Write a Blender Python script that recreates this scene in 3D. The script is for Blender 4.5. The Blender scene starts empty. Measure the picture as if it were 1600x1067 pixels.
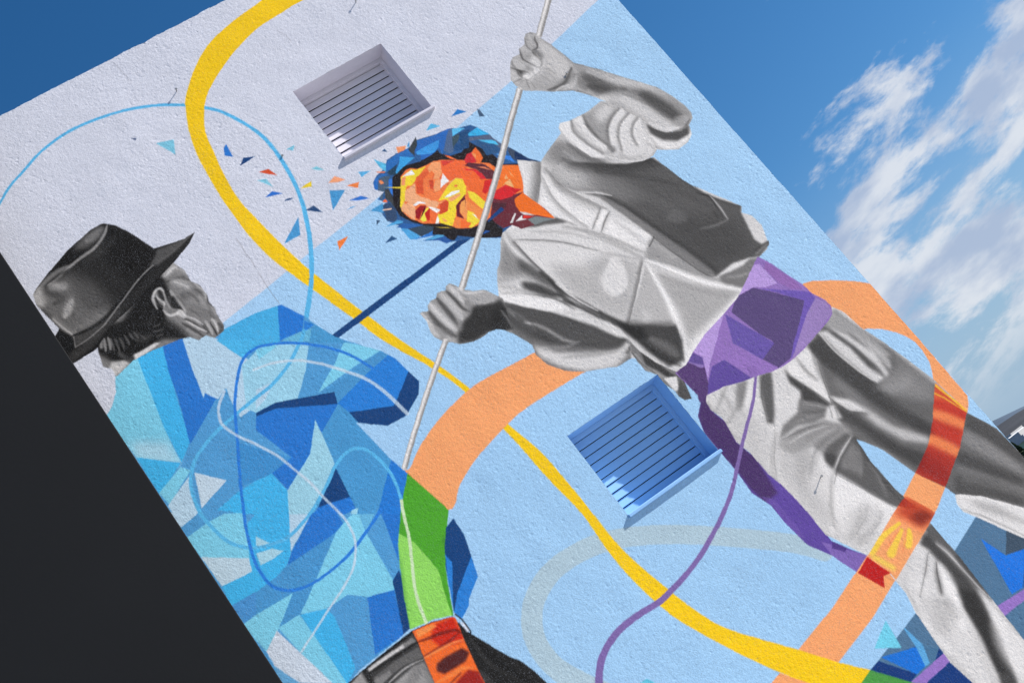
import bpy, bmesh, math, random
import numpy as np
from mathutils import Vector, Matrix
R=math.radians
random.seed(7); rng=np.random.default_rng(11)
scene=bpy.context.scene
col=scene.collection
# ------------------------------------------------------------ camera
cam=bpy.data.cameras.new('camera'); camo=bpy.data.objects.new('camera',cam); col.objects.link(camo)
cam.sensor_width=36; cam.lens=47.547; cam.clip_start=.05; cam.clip_end=60000
CX=(0.8030328,-0.0802924,-0.5905010); CY=(0.5187218,-0.3936199,0.7589408); CZ=(-0.2933701,-0.9157601,-0.2744403)
camo.matrix_world=Matrix(((CX[0],CY[0],CZ[0],0),(CX[1],CY[1],CZ[1],-9.0),(CX[2],CY[2],CZ[2],1.7),(0,0,0,1)))
scene.camera=camo
# ------------------------------------------------------------ light
SUN=Vector((3.1,-1.0,1.80)).normalized()
EL=math.asin(SUN.z)
sl=bpy.data.lights.new('sun','SUN'); sl.energy=5.0; sl.angle=R(.55); sl.color=(1,.955,.89)
so=bpy.data.objects.new('sun',sl); col.objects.link(so); so.rotation_euler=SUN.to_track_quat('Z','Y').to_euler(); so.location=(20,-8,14)
scene.view_settings.view_transform='Standard'; scene.view_settings.look='None'; scene.view_settings.exposure=.5; scene.view_settings.gamma=1; scene.view_settings.use_curve_mapping=False
world=bpy.data.worlds.new('World'); scene.world=world; world.use_nodes=True
CLOUD=(6.76,1.82,1.85)
class NT:
    def __init__(s,nt): s.t=nt; nt.nodes.clear()
    def n(s,ty,**k):
        x=s.t.nodes.new(ty)
        for a,b in k.items():
            if a=='ins':
                for i,v in b.items(): x.inputs[i].default_value=v
            else: setattr(x,a,b)
        return x
    def l(s,a,b): s.t.links.new(a,b)
    def m(s,op,a,b=None,c=None,clamp=False):
        x=s.t.nodes.new('ShaderNodeMath'); x.operation=op; x.use_clamp=clamp
        for i,v in enumerate((a,b,c)):
            if v is None: continue
            if isinstance(v,(int,float)): x.inputs[i].default_value=v
            else: s.l(v,x.inputs[i])
        return x.outputs[0]
    def ss(s,v,a,b):
        x=s.n('ShaderNodeMapRange',interpolation_type='SMOOTHSTEP'); s.l(v,x.inputs[0]); x.inputs[1].default_value=a; x.inputs[2].default_value=b
        return x.outputs[0]
    def mix(s,f,a,b,bt='MIX'):
        x=s.n('ShaderNodeMix',data_type='RGBA',blend_type=bt)
        for i,v in ((0,f),(6,a),(7,b)):
            if isinstance(v,(int,float)): x.inputs[i].default_value=v
            elif isinstance(v,tuple): x.inputs[i].default_value=v
            else: s.l(v,x.inputs[i])
        return x.outputs[2]
    def noise(s,vec,scale,detail=4,rough=.5,dist=0):
        x=s.n('ShaderNodeTexNoise',ins={'Scale':scale,'Detail':detail,'Roughness':rough,'Distortion':dist})
        if vec is not None: s.l(vec,x.inputs['Vector'])
        return x.outputs['Fac']
w=NT(world.node_tree)
sky=w.n('ShaderNodeTexSky',sky_type='NISHITA',sun_disc=False,sun_elevation=EL,sun_rotation=math.atan2(SUN.x,SUN.y),altitude=900,air_density=1.0,dust_density=.35,ozone_density=3.6)
tc=w.n('ShaderNodeTexCoord'); sx=w.n('ShaderNodeSeparateXYZ'); w.l(tc.outputs['Generated'],sx.inputs[0])
X,Y,Z=sx.outputs
# broken cloud bank low in the sky, thinning upwards, the same all round
zr=w.m('MAXIMUM',Z,0.0)
lean=w.m('ADD',Z,w.m('MULTIPLY',X,-.10))
cb=w.n('ShaderNodeCombineXYZ'); w.l(X,cb.inputs[0]); w.l(Y,cb.inputs[1]); w.l(w.m('MULTIPLY',lean,2.6),cb.inputs[2])
mp=w.n('ShaderNodeMapping',vector_type='POINT'); w.l(cb.outputs[0],mp.inputs[0]); mp.inputs['Location'].default_value=CLOUD
n1=w.noise(mp.outputs[0],6.5,9,.60,.25); n2=w.noise(mp.outputs[0],21,9,.68,.1); n3=w.noise(mp.outputs[0],11,5,.55,.0)
cover=w.m('ADD',n1,w.m('MULTIPLY',w.m('SUBTRACT',n2,.5),.34))
bank=w.ss(Z,.31,.15)
thr=w.m('SUBTRACT',.69,w.m('MULTIPLY',bank,.295))
dens=w.m('MULTIPLY',w.ss(w.m('SUBTRACT',cover,thr),.0,.135),w.ss(Z,.015,.085))
lit=w.ss(n3,.36,.60)
ccol=w.mix(lit,(3.6,4.3,5.7,1),(6.5,6.75,7.2,1))
hs=w.n('ShaderNodeHueSaturation',ins={'Saturation':1.26,'Value':1.06}); w.l(sky.outputs[0],hs.inputs['Color'])
airy=w.mix(w.m('MULTIPLY',w.ss(Z,.26,.0),.92),hs.outputs[0],(2.75,3.95,5.4,1))
skyc=w.mix(w.m('MULTIPLY',dens,.88),airy,ccol)
bg=w.n('ShaderNodeBackground',ins={'Strength':.085}); w.l(skyc,bg.inputs[0]); wo=w.n('ShaderNodeOutputWorld'); w.l(bg.outputs[0],wo.inputs[0])

# ------------------------------------------------------------ helpers
def srgb(c): return tuple(((v/255)/12.92 if v/255<=.04045 else ((v/255+.055)/1.055)**2.4) for v in c)
def tag(o,label=None,cat=None,group=None,kind=None):
    for k,v in (('label',label),('category',cat),('group',group),('kind',kind)):
        if v: o[k]=v
    return o
def empty(name,loc):
    o=bpy.data.objects.new(name,None); o.location=loc; o.empty_display_size=.2; col.objects.link(o); return o
WORLDLOC={}
def worldloc(o):
    v=Vector(o.location)
    return v+worldloc(o.parent) if o.parent else v
def link(o,parent=None):
    col.objects.link(o)
    if parent: o.parent=parent
    return o
class MB:
    def __init__(s): s.v=[]; s.f=[]
    def quad(s,*p):
        i=len(s.v); s.v+=[tuple(q) for q in p]; s.f.append(tuple(range(i,i+len(p))))
    def box(s,x0,x1,y0,y1,z0,z1,skip=''):
        i=len(s.v); s.v+=[(x,y,z) for x in(x0,x1) for y in(y0,y1) for z in(z0,z1)]
        F={'l':(0,1,3,2),'r':(4,6,7,5),'f':(0,4,5,1),'b':(2,3,7,6),'d':(0,2,6,4),'u':(1,5,7,3)}
        s.f+=[tuple(i+k for k in F[a]) for a in F if a not in skip]
    def tube(s,A,B,r0,r1,n=10):
        A=Vector(A);B=Vector(B); d=(B-A).normalized(); t=d.orthogonal().normalized(); u=d.cross(t); i=len(s.v)
        for P,r in((A,r0),(B,r1)):
            for k in range(n): a=2*math.pi*k/n; s.v.append(tuple(P+t*math.cos(a)*r+u*math.sin(a)*r))
        for k in range(n): s.f.append((i+k,i+(k+1)%n,i+n+(k+1)%n,i+n+k))
        s.f.append(tuple(i+n+k for k in range(n))); s.f.append(tuple(i+n-1-k for k in range(n)))
    def build(s,name,mat,parent=None,loc=None,bevel=0,smooth=False):
        # vertices are in world metres; stored relative to the object's own place
        base=Vector(loc) if loc is not None else Vector((0,0,0))
        if parent and loc is None: base=worldloc(parent)
        me=bpy.data.meshes.new(name); me.from_pydata([tuple(Vector(p)-base) for p in s.v],[],s.f); me.update()
        if bevel or True:
            bm=bmesh.new(); bm.from_mesh(me); bmesh.ops.remove_doubles(bm,verts=bm.verts,dist=1e-5); bmesh.ops.recalc_face_normals(bm,faces=bm.faces)
            if bevel: bmesh.ops.bevel(bm,geom=bm.edges[:]+bm.verts[:],offset=bevel,segments=2,profile=.6,affect='EDGES',clamp_overlap=True)
            bm.to_mesh(me); bm.free()
        if smooth: me.polygons.foreach_set('use_smooth',[True]*len(me.polygons))
        me.materials.append(mat); o=bpy.data.objects.new(name,me)
        o.location=base-(worldloc(parent) if parent else Vector((0,0,0)))
        return link(o,parent)
def material(name,color,rough=.7,var=.06,scale=6,bump=0,bscale=60,spec=.4,metal=0):
    m=bpy.data.materials.new(name); m.use_nodes=True; t=NT(m.node_tree)
    out=t.n('ShaderNodeOutputMaterial'); p=t.n('ShaderNodeBsdfPrincipled',ins={'Roughness':rough,'Metallic':metal,'Specular IOR Level':spec}); t.l(p.outputs[0],out.inputs[0])
    g=t.n('ShaderNodeNewGeometry'); pos=g.outputs['Position']
    f=t.noise(pos,scale,5,.6); c=tuple(color)
    t.l(t.mix(f,tuple(max(0,v*(1-var*2)) for v in c)+(1,),tuple(min(1,v*(1+var*2)) for v in c)+(1,)),p.inputs['Base Color'])
    if bump:
        b=t.n('ShaderNodeBump',ins={'Strength':1,'Distance':bump}); t.l(t.noise(pos,bscale,4,.6),b.inputs['Height']); t.l(b.outputs[0],p.inputs['Normal'])
    return m
# ------------------------------------------------------------ the mural wall
GAIN=(1.06,.99,.925)      # display colour of the paint -> its reflectance
AG=1.03
RELIEF=.00028
XL,XR,ZT=.2196,5.4129,8.0818
V1=(2.7224,3.5453,6.3573,7.0631); V2=(2.7754,3.6017,2.8867,3.5896)   # vents: x0,x1,z0,z1
def plaster(name,attr=None,color=None,fine=1.0):
    m=bpy.data.materials.new(name); m.use_nodes=True; t=NT(m.node_tree)
    out=t.n('ShaderNodeOutputMaterial'); p=t.n('ShaderNodeBsdfPrincipled',ins={'Roughness':.85,'Specular IOR Level':.14}); t.l(p.outputs[0],out.inputs[0])
    pos=t.n('ShaderNodeNewGeometry').outputs['Position']
    if attr: base=t.n('ShaderNodeVertexColor',layer_name=attr).outputs[0]
    else:
        c=t.n('ShaderNodeRGB'); c.outputs[0].default_value=tuple(color)+(1,); base=c.outputs[0]
    # thin paint over the grain: pits keep a grey undercoat
    pit=t.noise(pos,190,2,.6); pitm=t.m('MULTIPLY',t.ss(pit,.60,.66),.52)
    tone=t.noise(pos,2.2,6,.62); fine_=t.noise(pos,45,3,.6)
    mpp=t.n('ShaderNodeMapping'); t.l(pos,mpp.inputs[0]); mpp.inputs['Scale'].default_value=(9,9,1.1); roll=t.noise(mpp.outputs[0],1,4,.6)
    k=t.m('ADD',t.m('ADD',.845,t.m('MULTIPLY',tone,.16)),t.m('ADD',t.m('MULTIPLY',fine_,.10),t.m('MULTIPLY',roll,.06)))
    base=t.mix(1.0,base,t_comb(t,k),'MULTIPLY')
    base=t.mix(t.m('MULTIPLY',pitm,fine),base,(.20,.21,.23,1))
    t.l(base,p.inputs['Base Color'])
    h=t.noise(pos,95,2,.55,.2)
    b=t.n('ShaderNodeBump',ins={'Strength':1.0,'Distance':.0022*fine}); t.l(h,b.inputs['Height']); t.l(b.outputs[0],p.inputs['Normal'])
    return m
def t_comb(t,k):
    c=t.n('ShaderNodeCombineColor'); [t.l(k,c.inputs[i]) for i in range(3)]; return c.outputs[0]

def cr(P,closed,n=6):
    P=np.asarray(P,float)
    if len(P)<3: return P
    m=len(P); out=[]
    R=range(m if closed else m-1)
    for i in R:
        if closed: a,b,c,d=P[(i-1)%m],P[i],P[(i+1)%m],P[(i+2)%m]
        else: b,c=P[i],P[i+1]; a=P[i-1] if i else 2*b-c; d=P[i+2] if i+2<m else 2*c-b
        for t in np.arange(n)/n:
            out.append(.5*(2*b+(c-a)*t+(2*a-5*b+4*c-d)*t*t+(3*b-a-3*c+d)*t**3))
    if not closed: out.append(P[-1])
    return np.array(out)
def blur(a,r):
    r=int(r)
    if r<1: return a
    for _ in range(2):
        for ax in (0,1):
            c=np.cumsum(np.pad(a,[(r+1,r) if k==ax else (0,0) for k in (0,1)],mode='edge'),axis=ax,dtype=np.float64)
            n=a.shape[ax]; w=2*r+1
            a=((c[w:w+n]-c[:n]) if ax==0 else (c[:,w:w+n]-c[:,:n]))/w
    return a.astype(np.float32)
class Canvas:
    def __init__(s,w,h,base):
        s.w,s.h=w,h; s.img=np.empty((h,w,3),np.float32); s.img[:]=base; s.lay=np.zeros((h,w),np.uint8); s.mask=np.ones((h,w),bool); s.names=['wall']
    def layer(s,part,new=False):
        if part in s.names and part!='painted_shard': return s.names.index(part)
        s.names.append(part); return len(s.names)-1
    def box(s,P,pad):
        x0=max(0,int(np.floor(P[:,0].min()-pad))); x1=min(s.w,int(np.ceil(P[:,0].max()+pad))+1)
        y0=max(0,int(np.floor(P[:,1].min()-pad))); y1=min(s.h,int(np.ceil(P[:,1].max()+pad))+1)
        return x0,x1,y0,y1
    def polymask(s,P,b):
        x0,x1,y0,y1=b; W=x1-x0; H=y1-y0
        a=np.zeros((H,W+1),np.int32)
        Q=np.roll(P,-1,0)
        for (ax,ay),(bx,by) in zip(P,Q):
            if ay==by: continue
            lo,hi=(ay,by) if ay<by else (by,ay)
            r0=max(int(np.ceil(lo-.5)),y0); r1=min(int(np.ceil(hi-.5)),y1)
            if r1<=r0: continue
            r=np.arange(r0,r1); x=ax+(bx-ax)*(r+.5-ay)/(by-ay)
            c=np.clip(np.ceil(x-.5).astype(int)-x0,0,W)
            np.add.at(a,(r-y0,c),1)
        return (np.cumsum(a,1)[:,:W]&1).astype(bool)
    def comp(s,b,al,col,part,clip,thr=.5):
        x0,x1,y0,y1=b
        sl=(slice(y0,y1),slice(x0,x1))
        if clip: al=al*s.mask[sl]
        s.img[sl]+=(np.asarray(col,np.float32)-s.img[sl])*al[...,None]
        if part:
            L=s.layer(part); m=al>thr
            s.lay[sl][m]=L
            s.mask=np.zeros((s.h,s.w),bool); s.mask[sl]=m
    def poly(s,part,col,P,feather,alpha,smooth,clip):
        P=cr(P,True) if smooth else np.asarray(P,float)
        b=s.box(P,feather*2+1)
        if b[1]<=b[0] or b[3]<=b[2]: return
        m=s.polymask(P,b).astype(np.float32)
        if feather>0: m=blur(m,feather*.5)
        s.comp(b,m*alpha,col,part,clip)
    def stroke(s,part,col,P,w0,w1,soft,alpha,clip):
        P=cr(P,False,5) if len(P)>2 else np.asarray(P,float)
        wm=max(w0,w1)*(.5+.35*abs(soft))+1
        b=s.box(P,wm)
        if b[1]<=b[0] or b[3]<=b[2]: return
        x0,x1,y0,y1=b
        D=np.full((y1-y0,x1-x0),9.,np.float32); one=soft<0; G=np.zeros(D.shape,bool) if one else None; sf=abs(soft)
        n=len(P)-1
        for i in range(n):
            A,B=P[i],P[i+1]; w=(w0+(w1-w0)*(i+.5)/n)*.5*((.3+.7*np.sin(np.pi*(i+.5)/n)**.6) if clip and soft==1 and n>1 else 1); W=w*(1+.7*sf)+1
            X0=max(x0,int(min(A[0],B[0])-W)); X1=min(x1,int(max(A[0],B[0])+W)+2); Y0=max(y0,int(min(A[1],B[1])-W)); Y1=min(y1,int(max(A[1],B[1])+W)+2)
            if X1<=X0 or Y1<=Y0: continue
            gx=np.arange(X0,X1)[None]+.5-A[0]; gy=np.arange(Y0,Y1)[:,None]+.5-A[1]
            d=B-A; L=d@d+1e-9; t=np.clip((gx*d[0]+gy*d[1])/L,0,1)
            dd=np.sqrt((gx-t*d[0])**2+(gy-t*d[1])**2)/w
            sl=(slice(Y0-y0,Y1-y0),slice(X0-x0,X1-x0)); v=D[sl]
            if one: m=dd<v; G[sl]=np.where(m,gy*d[0]-gx*d[1]>0,G[sl])
            np.minimum(v,dd,out=v)
        if one: a=np.clip(1-D,0,1); a=a*a*(3-2*a)*G
        elif soft>0:
            e0=1-.75*soft; e1=1+.65*soft
            a=np.clip((e1-D)/(e1-e0),0,1); a=a*a*(3-2*a)
        else: a=(D<=1).astype(np.float32)
        s.comp(b,a*alpha,col,part,clip)
    def tint(s,ramp,P):
        P=np.asarray(P,float); b=s.box(P,1); x0,x1,y0,y1=b
        m=s.polymask(P,b); sl=(slice(y0,y1),slice(x0,x1)); g=s.img[sl].mean(2)
        xs=[r[0] for r in ramp]
        c=np.stack([np.interp(g,xs,[r[1][k] for r in ramp]) for k in range(3)],-1)
        s.img[sl][m]=c[m]
    def run(s,cmds):
        for c in cmds:
            k=c[0]; col=c[2]
            if isinstance(col,(int,float)): col=(col,col,col)
            if k=='p': s.poly(c[1],col,c[3],c[4],c[5],c[6],c[7])
            elif k=='s': s.stroke(c[1],col,c[3],c[4],c[5],c[6],c[7],c[8])
            elif k=='t': s.tint(c[2],c[3])
            elif k=='y': s.poly('',col,c[3],0,1,0,0)
            elif k=='k':
                P=np.asarray(c[3],float); b=s.box(P,1); s.mask=np.zeros((s.h,s.w),bool); s.mask[b[2]:b[3],b[0]:b[1]]=s.polymask(P,b)
            elif k=='f':
                ids=[i for i,n in enumerate(s.names) if n in c[1].split('|')]; m=np.isin(s.lay,ids)
                r,q=np.where(m.any(1))[0],np.where(m.any(0))[0]
                if len(r):
                    sl=(slice(r[0],r[-1]+1),slice(q[0],q[-1]+1)); mm=m[sl].astype(np.float32); den=blur(mm,c[4])+1e-6
                    o=np.stack([blur(s.img[sl][...,k_]*mm,c[4])/den for k_ in range(3)],-1); s.img[sl][m[sl]]=o[m[sl]]
            elif k=='m':
                ids=[i for i,n in enumerate(s.names) if (n in c[1].split('|') if c[1] else n.endswith(('painted_shirt','painted_vest')))]
                s.mask=np.isin(s.lay,ids)

PARTS=['', 'wall', 'painted_ribbon:pale grey curved band under the yellow one', 'painted_line:thin sky blue looping line', 'painted_ribbon:broad yellow ribbon', 'painted_ribbon:wide orange arc behind the vent', 'painted_shard', 'painted_line:straight navy line running to the face', '1/painted_jacket', 'painted_line:royal blue loop over the faceted jacket', 'painted_line:thin white loop across the faceted jacket', 'painted_line:white arc along the sleeve', 'painted_ribbon:green strip below the orange arc', '1/painted_sleeve', '1/painted_trousers', 'painted_line:small carabiner loop on the belt', '1/painted_head', '1/painted_hat', '2/painted_sash', 'painted_shadow:slate and blue facets right of the trouser leg', 'painted_line:lilac band crossing behind the trouser leg', 'painted_ribbon:green end of the yellow ribbon', 'painted_ribbon:orange ribbon crossing the trouser legs', 'painted_ribbon:orange stub under the yellow ribbon', '2/painted_trousers', 'painted_line:thin purple line dropping from the sash', '2/painted_head', '2/painted_shirt', '2/painted_vest', '2/painted_sleeve:puffed lower sleeve', '2/painted_shirt|2/painted_vest|2/painted_sleeve:puffed lower sleeve', '2/painted_hand:lower hand gripping the pole', '2/painted_sleeve:rolled upper sleeve', '2/painted_arm:raised forearm and fist gripping the pole', '2/painted_arm:raised forearm and fist gripping the pole|2/painted_hand:lower hand gripping the pole', '2/painted_pole:long pale wooden pole held by the figure']
MURAL=[
('p',1,(161,202,236),[5277,6452,4703,6314,4192,6203,3857,6146,3620,6099,3081,5990,2706,5913,2120,5826,1556,5735,1260,5691,928,5575,181,5169,-467,-1325,5775,-2820,7509,-983,7855,6414,5857,6542],0.0,1,0,0),
('p',0,(203,209,223),[391,6423,1268,5704,966,5639,196,5497,199,5987],0.0,1,0,0),
('p',0,(151,194,230),[1894,4913,5280,2102,3658,422,440,2740],719.7,0.7,0,0),
('s',2,(168,194,208),[3735,1891,3631,2026,3467,2180,3121,2468,2848,2665,2598,2802,2370,2869,2131,2880,1937,2818,1810,2713,1734,2568,1728,2382,1796,2205,1937,1972,2123,1728],131.8,149.4,0,1,0),
('s',3,(88,178,226),[367,7374,422,7420,543,7501,692,7565,913,7651,1170,7682,1449,7647,1706,7567,1916,7450,2091,7301,2194,7164,2297,6917,2324,6716,2311,6489,2281,6310,2218,6108,2115,5880,1988,5667,1878,5523,1692,5311],17.9,37.0,0,1,0),
('p',4,(247,196,22),[3267,7747,2985,7730,2793,7708,2571,7634,2365,7534,2176,7412,2061,7279,1969,7100,1933,6921,1902,6761,1876,6494,1897,6278,1937,5975,1989,5711,2112,5240,2231,4840,2321,4591,2415,4287,2486,3896,2550,3602,2570,3313,2581,3047,2596,2705,2686,2288,2806,1936,3013,1652,3152,1479,3313,1265,3458,1099,3627,895,3919,567,3687,452,3279,1000,3060,1275,2899,1520,2734,1830,2587,2166,2520,2502,2505,2769,2515,3093,2470,3457,2445,3802,2371,4281,2285,4555,2125,4912,2034,5206,1908,5602,1820,5895,1786,6102,1770,6324,1779,6598,1799,6829,1822,6995,1871,7178,1959,7381,2028,7487,2203,7654,2404,7787,2658,7868,2921,7911,3122,7945,3547,7944,3737,7670],0.0,1,1,0),
('s',0,(88,178,226),[2226,6129,2115,5880,1988,5667,1878,5523,1692,5311],31.0,33.5,0,1,0),
('p',5,(248,160,106),[3041,4219,2965,4234,2778,4253,2434,4274,2109,4209,1884,4122,1732,4028,1694,4004,1778,3631,1958,3740,2190,3834,2525,3910,2676,3923,2915,3919,3157,3908,3293,3894],0.0,1,1,0),
('p',6,(42,116,200),[2048,6944,2032,6815,1987,6862,2013,6917],0.0,1,0,0),
('p',6,(20,66,120),[2031,6720,2093,6769,2172,6731,2101,6723],0.0,1,0,0),
('p',6,(205,80,45),[2120,6600,2198,6583,2222,6500,2171,6548],0.0,1,0,0),
('p',6,(125,195,218),[2072,6550,2136,6517,2143,6433,2106,6495],0.0,1,0,0),
('p',6,(45,110,200),[2044,6388,2117,6404,2174,6345,2110,6368],0.0,1,0,0),
('p',6,(30,70,120),[2137,6286,2184,6287,2222,6269,2185,6271],0.0,1,0,0),
('p',6,(120,190,215),[2400,6656,2473,6656,2438,6613],0.0,1,0,0),
('p',6,(125,195,215),[2464,6406,2510,6403,2541,6343,2496,6373],0.0,1,0,0),
('p',6,(232,205,55),[2307,6307,2363,6316,2407,6315,2384,6275],0.0,1,0,0),
('p',6,(40,75,120),[2236,6129,2310,6129,2332,6048],0.0,1,0,0),
('p',6,(72,150,205),[2159,6112,2093,5980,1952,5981,2050,6045],0.0,1,0,0),
('p',6,(72,150,205),[2475,6177,2575,6113,2404,6017],0.0,1,0,0),
('p',6,(240,160,120),[2503,6233,2577,6258,2627,6185,2565,6198],0.0,1,0,0),
('p',6,(240,130,70),[2603,6139,2703,6112,2666,6074],0.0,1,0,0),
('p',6,(90,175,225),[2743,6189,2830,6147,2742,6139],0.0,1,0,0),
('p',6,(50,115,205),[2546,6023,2647,6006,2690,5951,2615,5982],0.0,1,0,0),
('p',6,(80,160,215),[2494,5962,2531,5969,2574,5956],0.0,1,0,0),
('p',6,(240,125,60),[2379,5775,2288,5782,2259,5711],0.0,1,0,0),
('p',6,(120,190,215),[1615,7236,1743,7194,1687,7071],0.0,1,0,0),
('p',6,(30,55,100),[1484,7380,1517,7355,1503,7341],0.0,1,0,0),
('p',6,(90,180,225),[3382,6203,3452,6237,3502,6177],0.0,1,0,0),
('p',6,(40,120,195),[3622,6201,3700,6229,3746,6172],0.0,1,0,0),
('p',6,(40,80,125),[2995,6242,3025,6249,3024,6210],0.0,1,0,0),
('p',6,(70,95,125),[3829,6150,3841,6128,3841,6061,3803,6079],0.0,1,0,0),
('p',6,(45,85,130),[2571,5573,2647,5596,2667,5552],0.0,1,0,0),
('p',6,(55,80,110),[2628,5770,2651,5751,2607,5736],0.0,1,0,0),
('s',0,(120,118,122),[1685,6221,1687,6137,1679,6072,1685,6011,1674,5924,1665,5805,1661,5695,1662,5595],4.9,3.9,0.6,0.6,0),
('s',0,(132,134,142),[1714,8051,1726,7937,1736,7819],4.8,3.2,0.6,0.5,0),
('s',0,(140,140,146),[2924,7615,2960,7541,2962,7460],5.0,3.3,0.6,0.5,0),
('p',6,(95,190,215),[2130,1942,2187,1936,2217,1879],0.0,1,0,0),
('s',7,(18,66,120),[1842,5148,3492,5308],49.2,49.2,0,1,0),
('p',8,(80,152,206),[430,5775,615,5813,901,5809,1055,5734,1232,5644,1485,5623,1640,5586,1672,5576,1755,5409,1792,5298,1853,5141,1984,4966,2059,4873,2111,4770,2131,4637,2151,4522,2091,4444,1930,4362,1776,4375,1609,4520,1657,4154,1696,4007,1580,3892,1498,3805,1357,3630,1178,3293,1102,3116,985,3101,680,3084,547,3048,176,2929,162,3284,181,5169,220,5538,291,5575,367,5655],0.0,1,0,0),
('p',0,(122,200,228),[428,5788,623,5826,573,5583,506,5254,466,4959,243,5148,202,5550,344,5625],0.0,1,0,1),
('p',0,(178,208,226),[251,5289,471,5136,475,4908,239,5140],71.1,0.7,0,1),
('p',0,(66,176,230),[623,5826,827,5824,718,5484,596,5050,473,4954,506,5254,573,5583],0.0,1,0,1),
('p',0,(42,116,200),[827,5824,971,5786,890,5513,835,5269,865,5301,918,5218,586,5034,698,5381,742,5584],0.0,1,0,1),
('p',0,(174,205,226),[963,5791,1080,5741,1153,5601,1223,5373,1087,5230,974,5074,1002,5253,916,5207,865,5301,838,5273,890,5513],0.0,1,0,1),
('p',0,(174,205,226),[928,5575,1176,5597,1254,5322,1215,5025,973,5006,1002,5253,916,5207,865,5301],0.0,1,0,1),
('p',0,(80,152,206),[902,5217,581,5026,449,4932,501,4868,657,4676,409,4574,489,4517,665,4559,808,4543,1142,4501,1040,4913,962,4996,963,5082,1009,5248,909,5177],0.0,1,0,1),
('p',0,(60,138,200),[864,4863,940,4754,1107,4559,931,4535,689,4581],0.0,0.8,0,1),
('p',0,(188,210,226),[506,4842,654,4672,413,4598],0.0,1,0,1),
('p',0,(66,176,230),[237,5163,464,4955,235,4838],0.0,1,0,1),
('p',0,(122,200,228),[447,4928,494,4873,253,4743,234,4854],0.0,1,0,1),
('p',0,(174,205,226),[472,4844,427,4753,398,4597,235,4549,237,4743],0.0,1,0,1),
('p',0,(174,205,226),[232,4692,382,4587,233,4545,215,4704],0.0,1,0,1),
('p',0,(80,152,206),[379,4582,522,4489,399,4493,232,4482,232,4563],0.0,1,0,1),
('p',0,(122,200,228),[517,4481,636,4409,526,4095,234,4311,225,4480,398,4491],0.0,1,0,1),
('p',0,(182,208,224),[235,4313,527,4097,493,4022,244,4067],0.0,1,0,1),
('p',0,(66,176,230),[244,4067,509,4027,619,4003,403,3897,226,3919],0.0,1,0,1),
('p',0,(74,144,206),[226,3919,408,3907,575,3914,327,3776,237,3769],0.0,1,0,1),
('p',0,(122,200,228),[225,3770,327,3776,603,3762,412,3619,253,3533,237,3634],0.0,1,0,1),
('p',0,(66,176,230),[597,4327,697,4366,878,4240,732,3989,665,3937,575,3914,406,3902,486,4109],0.0,1,0,1),
('p',0,(160,205,224),[608,4225,666,4117,616,4118,576,4173],0.0,1,0,1),
('p',0,(160,205,224),[545,4124,651,4093,708,4034,622,4027,528,4037],0.0,1,0,1),
('p',0,(174,205,226),[878,4240,1006,4150,741,4003],0.0,1,0,1),
('p',0,(42,116,200),[1006,4150,1139,4057,1135,3964,1020,3936,671,3937,743,3996],0.0,1,0,1),
('p',0,(72,146,202),[406,3902,575,3914,671,3937,1020,3936,1135,3964,1058,3936,933,3862,711,3706,557,3613,406,3619,607,3759,327,3776],0.0,1,0,1),
('p',0,(198,212,228),[382,3610,432,3381,496,3111,325,3234,247,3417,253,3533],0.0,1,0,1),
('p',0,(100,165,212),[246,3425,329,3221,212,3305],0.0,1,0,1),
('p',0,(122,200,228),[557,3613,399,3618,432,3381,496,3101,572,3057,562,3428],0.0,1,0,1),
('p',0,(66,176,230),[563,3608,725,3545,739,3470,672,3114,566,3058,562,3428],0.0,1,0,1),
('p',0,(80,152,206),[760,3521,887,3542,988,3450,827,3109,665,3113],0.0,1,0,1),
('p',0,(42,116,200),[989,3456,1159,3389,1113,3270,1044,3104,817,3106],0.0,1,0,1),
('p',0,(20,66,120),[1260,3484,1252,3435,1109,3097,1038,3096,1135,3320,1184,3444],0.0,1,0,1),
('p',0,(122,200,228),[1206,3982,1263,3970,1230,3843,1199,3467,1159,3389,992,3451,887,3542,725,3545,565,3610,708,3701,1058,3936,1136,3965],0.0,1,0,1),
('p',0,(80,152,206),[1263,3970,1379,3889,1301,3535,1252,3476,1194,3461,1226,3818],0.0,1,0,1),
('p',0,(100,175,214),[1263,3970,1356,3904,1232,3827],0.0,1,0,1),
('p',0,(42,116,200),[1388,3883,1499,3804,1355,3632,1295,3526],0.0,1,0,1),
('p',0,(150,203,226),[1326,5369,1427,5360,1664,5205,1534,5046,1368,4893,1205,4967,1079,4976,1039,5035,1184,5332],0.0,1,0,1),
('p',0,(174,205,226),[1170,5120,1303,5102,1186,5021,1093,4998],0.0,1,0,1),
('p',0,(122,200,228),[1330,5396,1443,5364,1467,5317,1311,5304],0.0,1,0,1),
('p',0,(80,152,206),[1667,5210,1876,5075,1782,5011,1500,4849,1368,4893,1534,5046],0.0,1,0,1),
('p',0,(122,200,228),[1879,5080,1992,4958,2067,4874,1844,4879,1515,4856,1752,4987],0.0,1,0,1),
('p',0,(72,144,198),[2067,4874,2093,4816,1875,4783,1585,4714,1616,4801,1523,4844,1740,4846,1862,4866],0.0,1,0,1),
('p',0,(42,124,208),[2094,4818,2121,4771,2142,4629,1942,4500,1897,4473,1608,4610,1583,4711,1875,4783],0.0,1,0,1),
('p',0,(20,66,120),[2137,4633,2159,4513,2090,4435,1926,4357,1772,4369,1605,4521,1609,4612,1897,4473,1954,4506],0.0,1,0,1),
('p',0,(20,66,120),[1077,4973,1228,4963,1613,4797,1583,4706,1214,4919,1064,4951],0.0,1,0,1),
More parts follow.
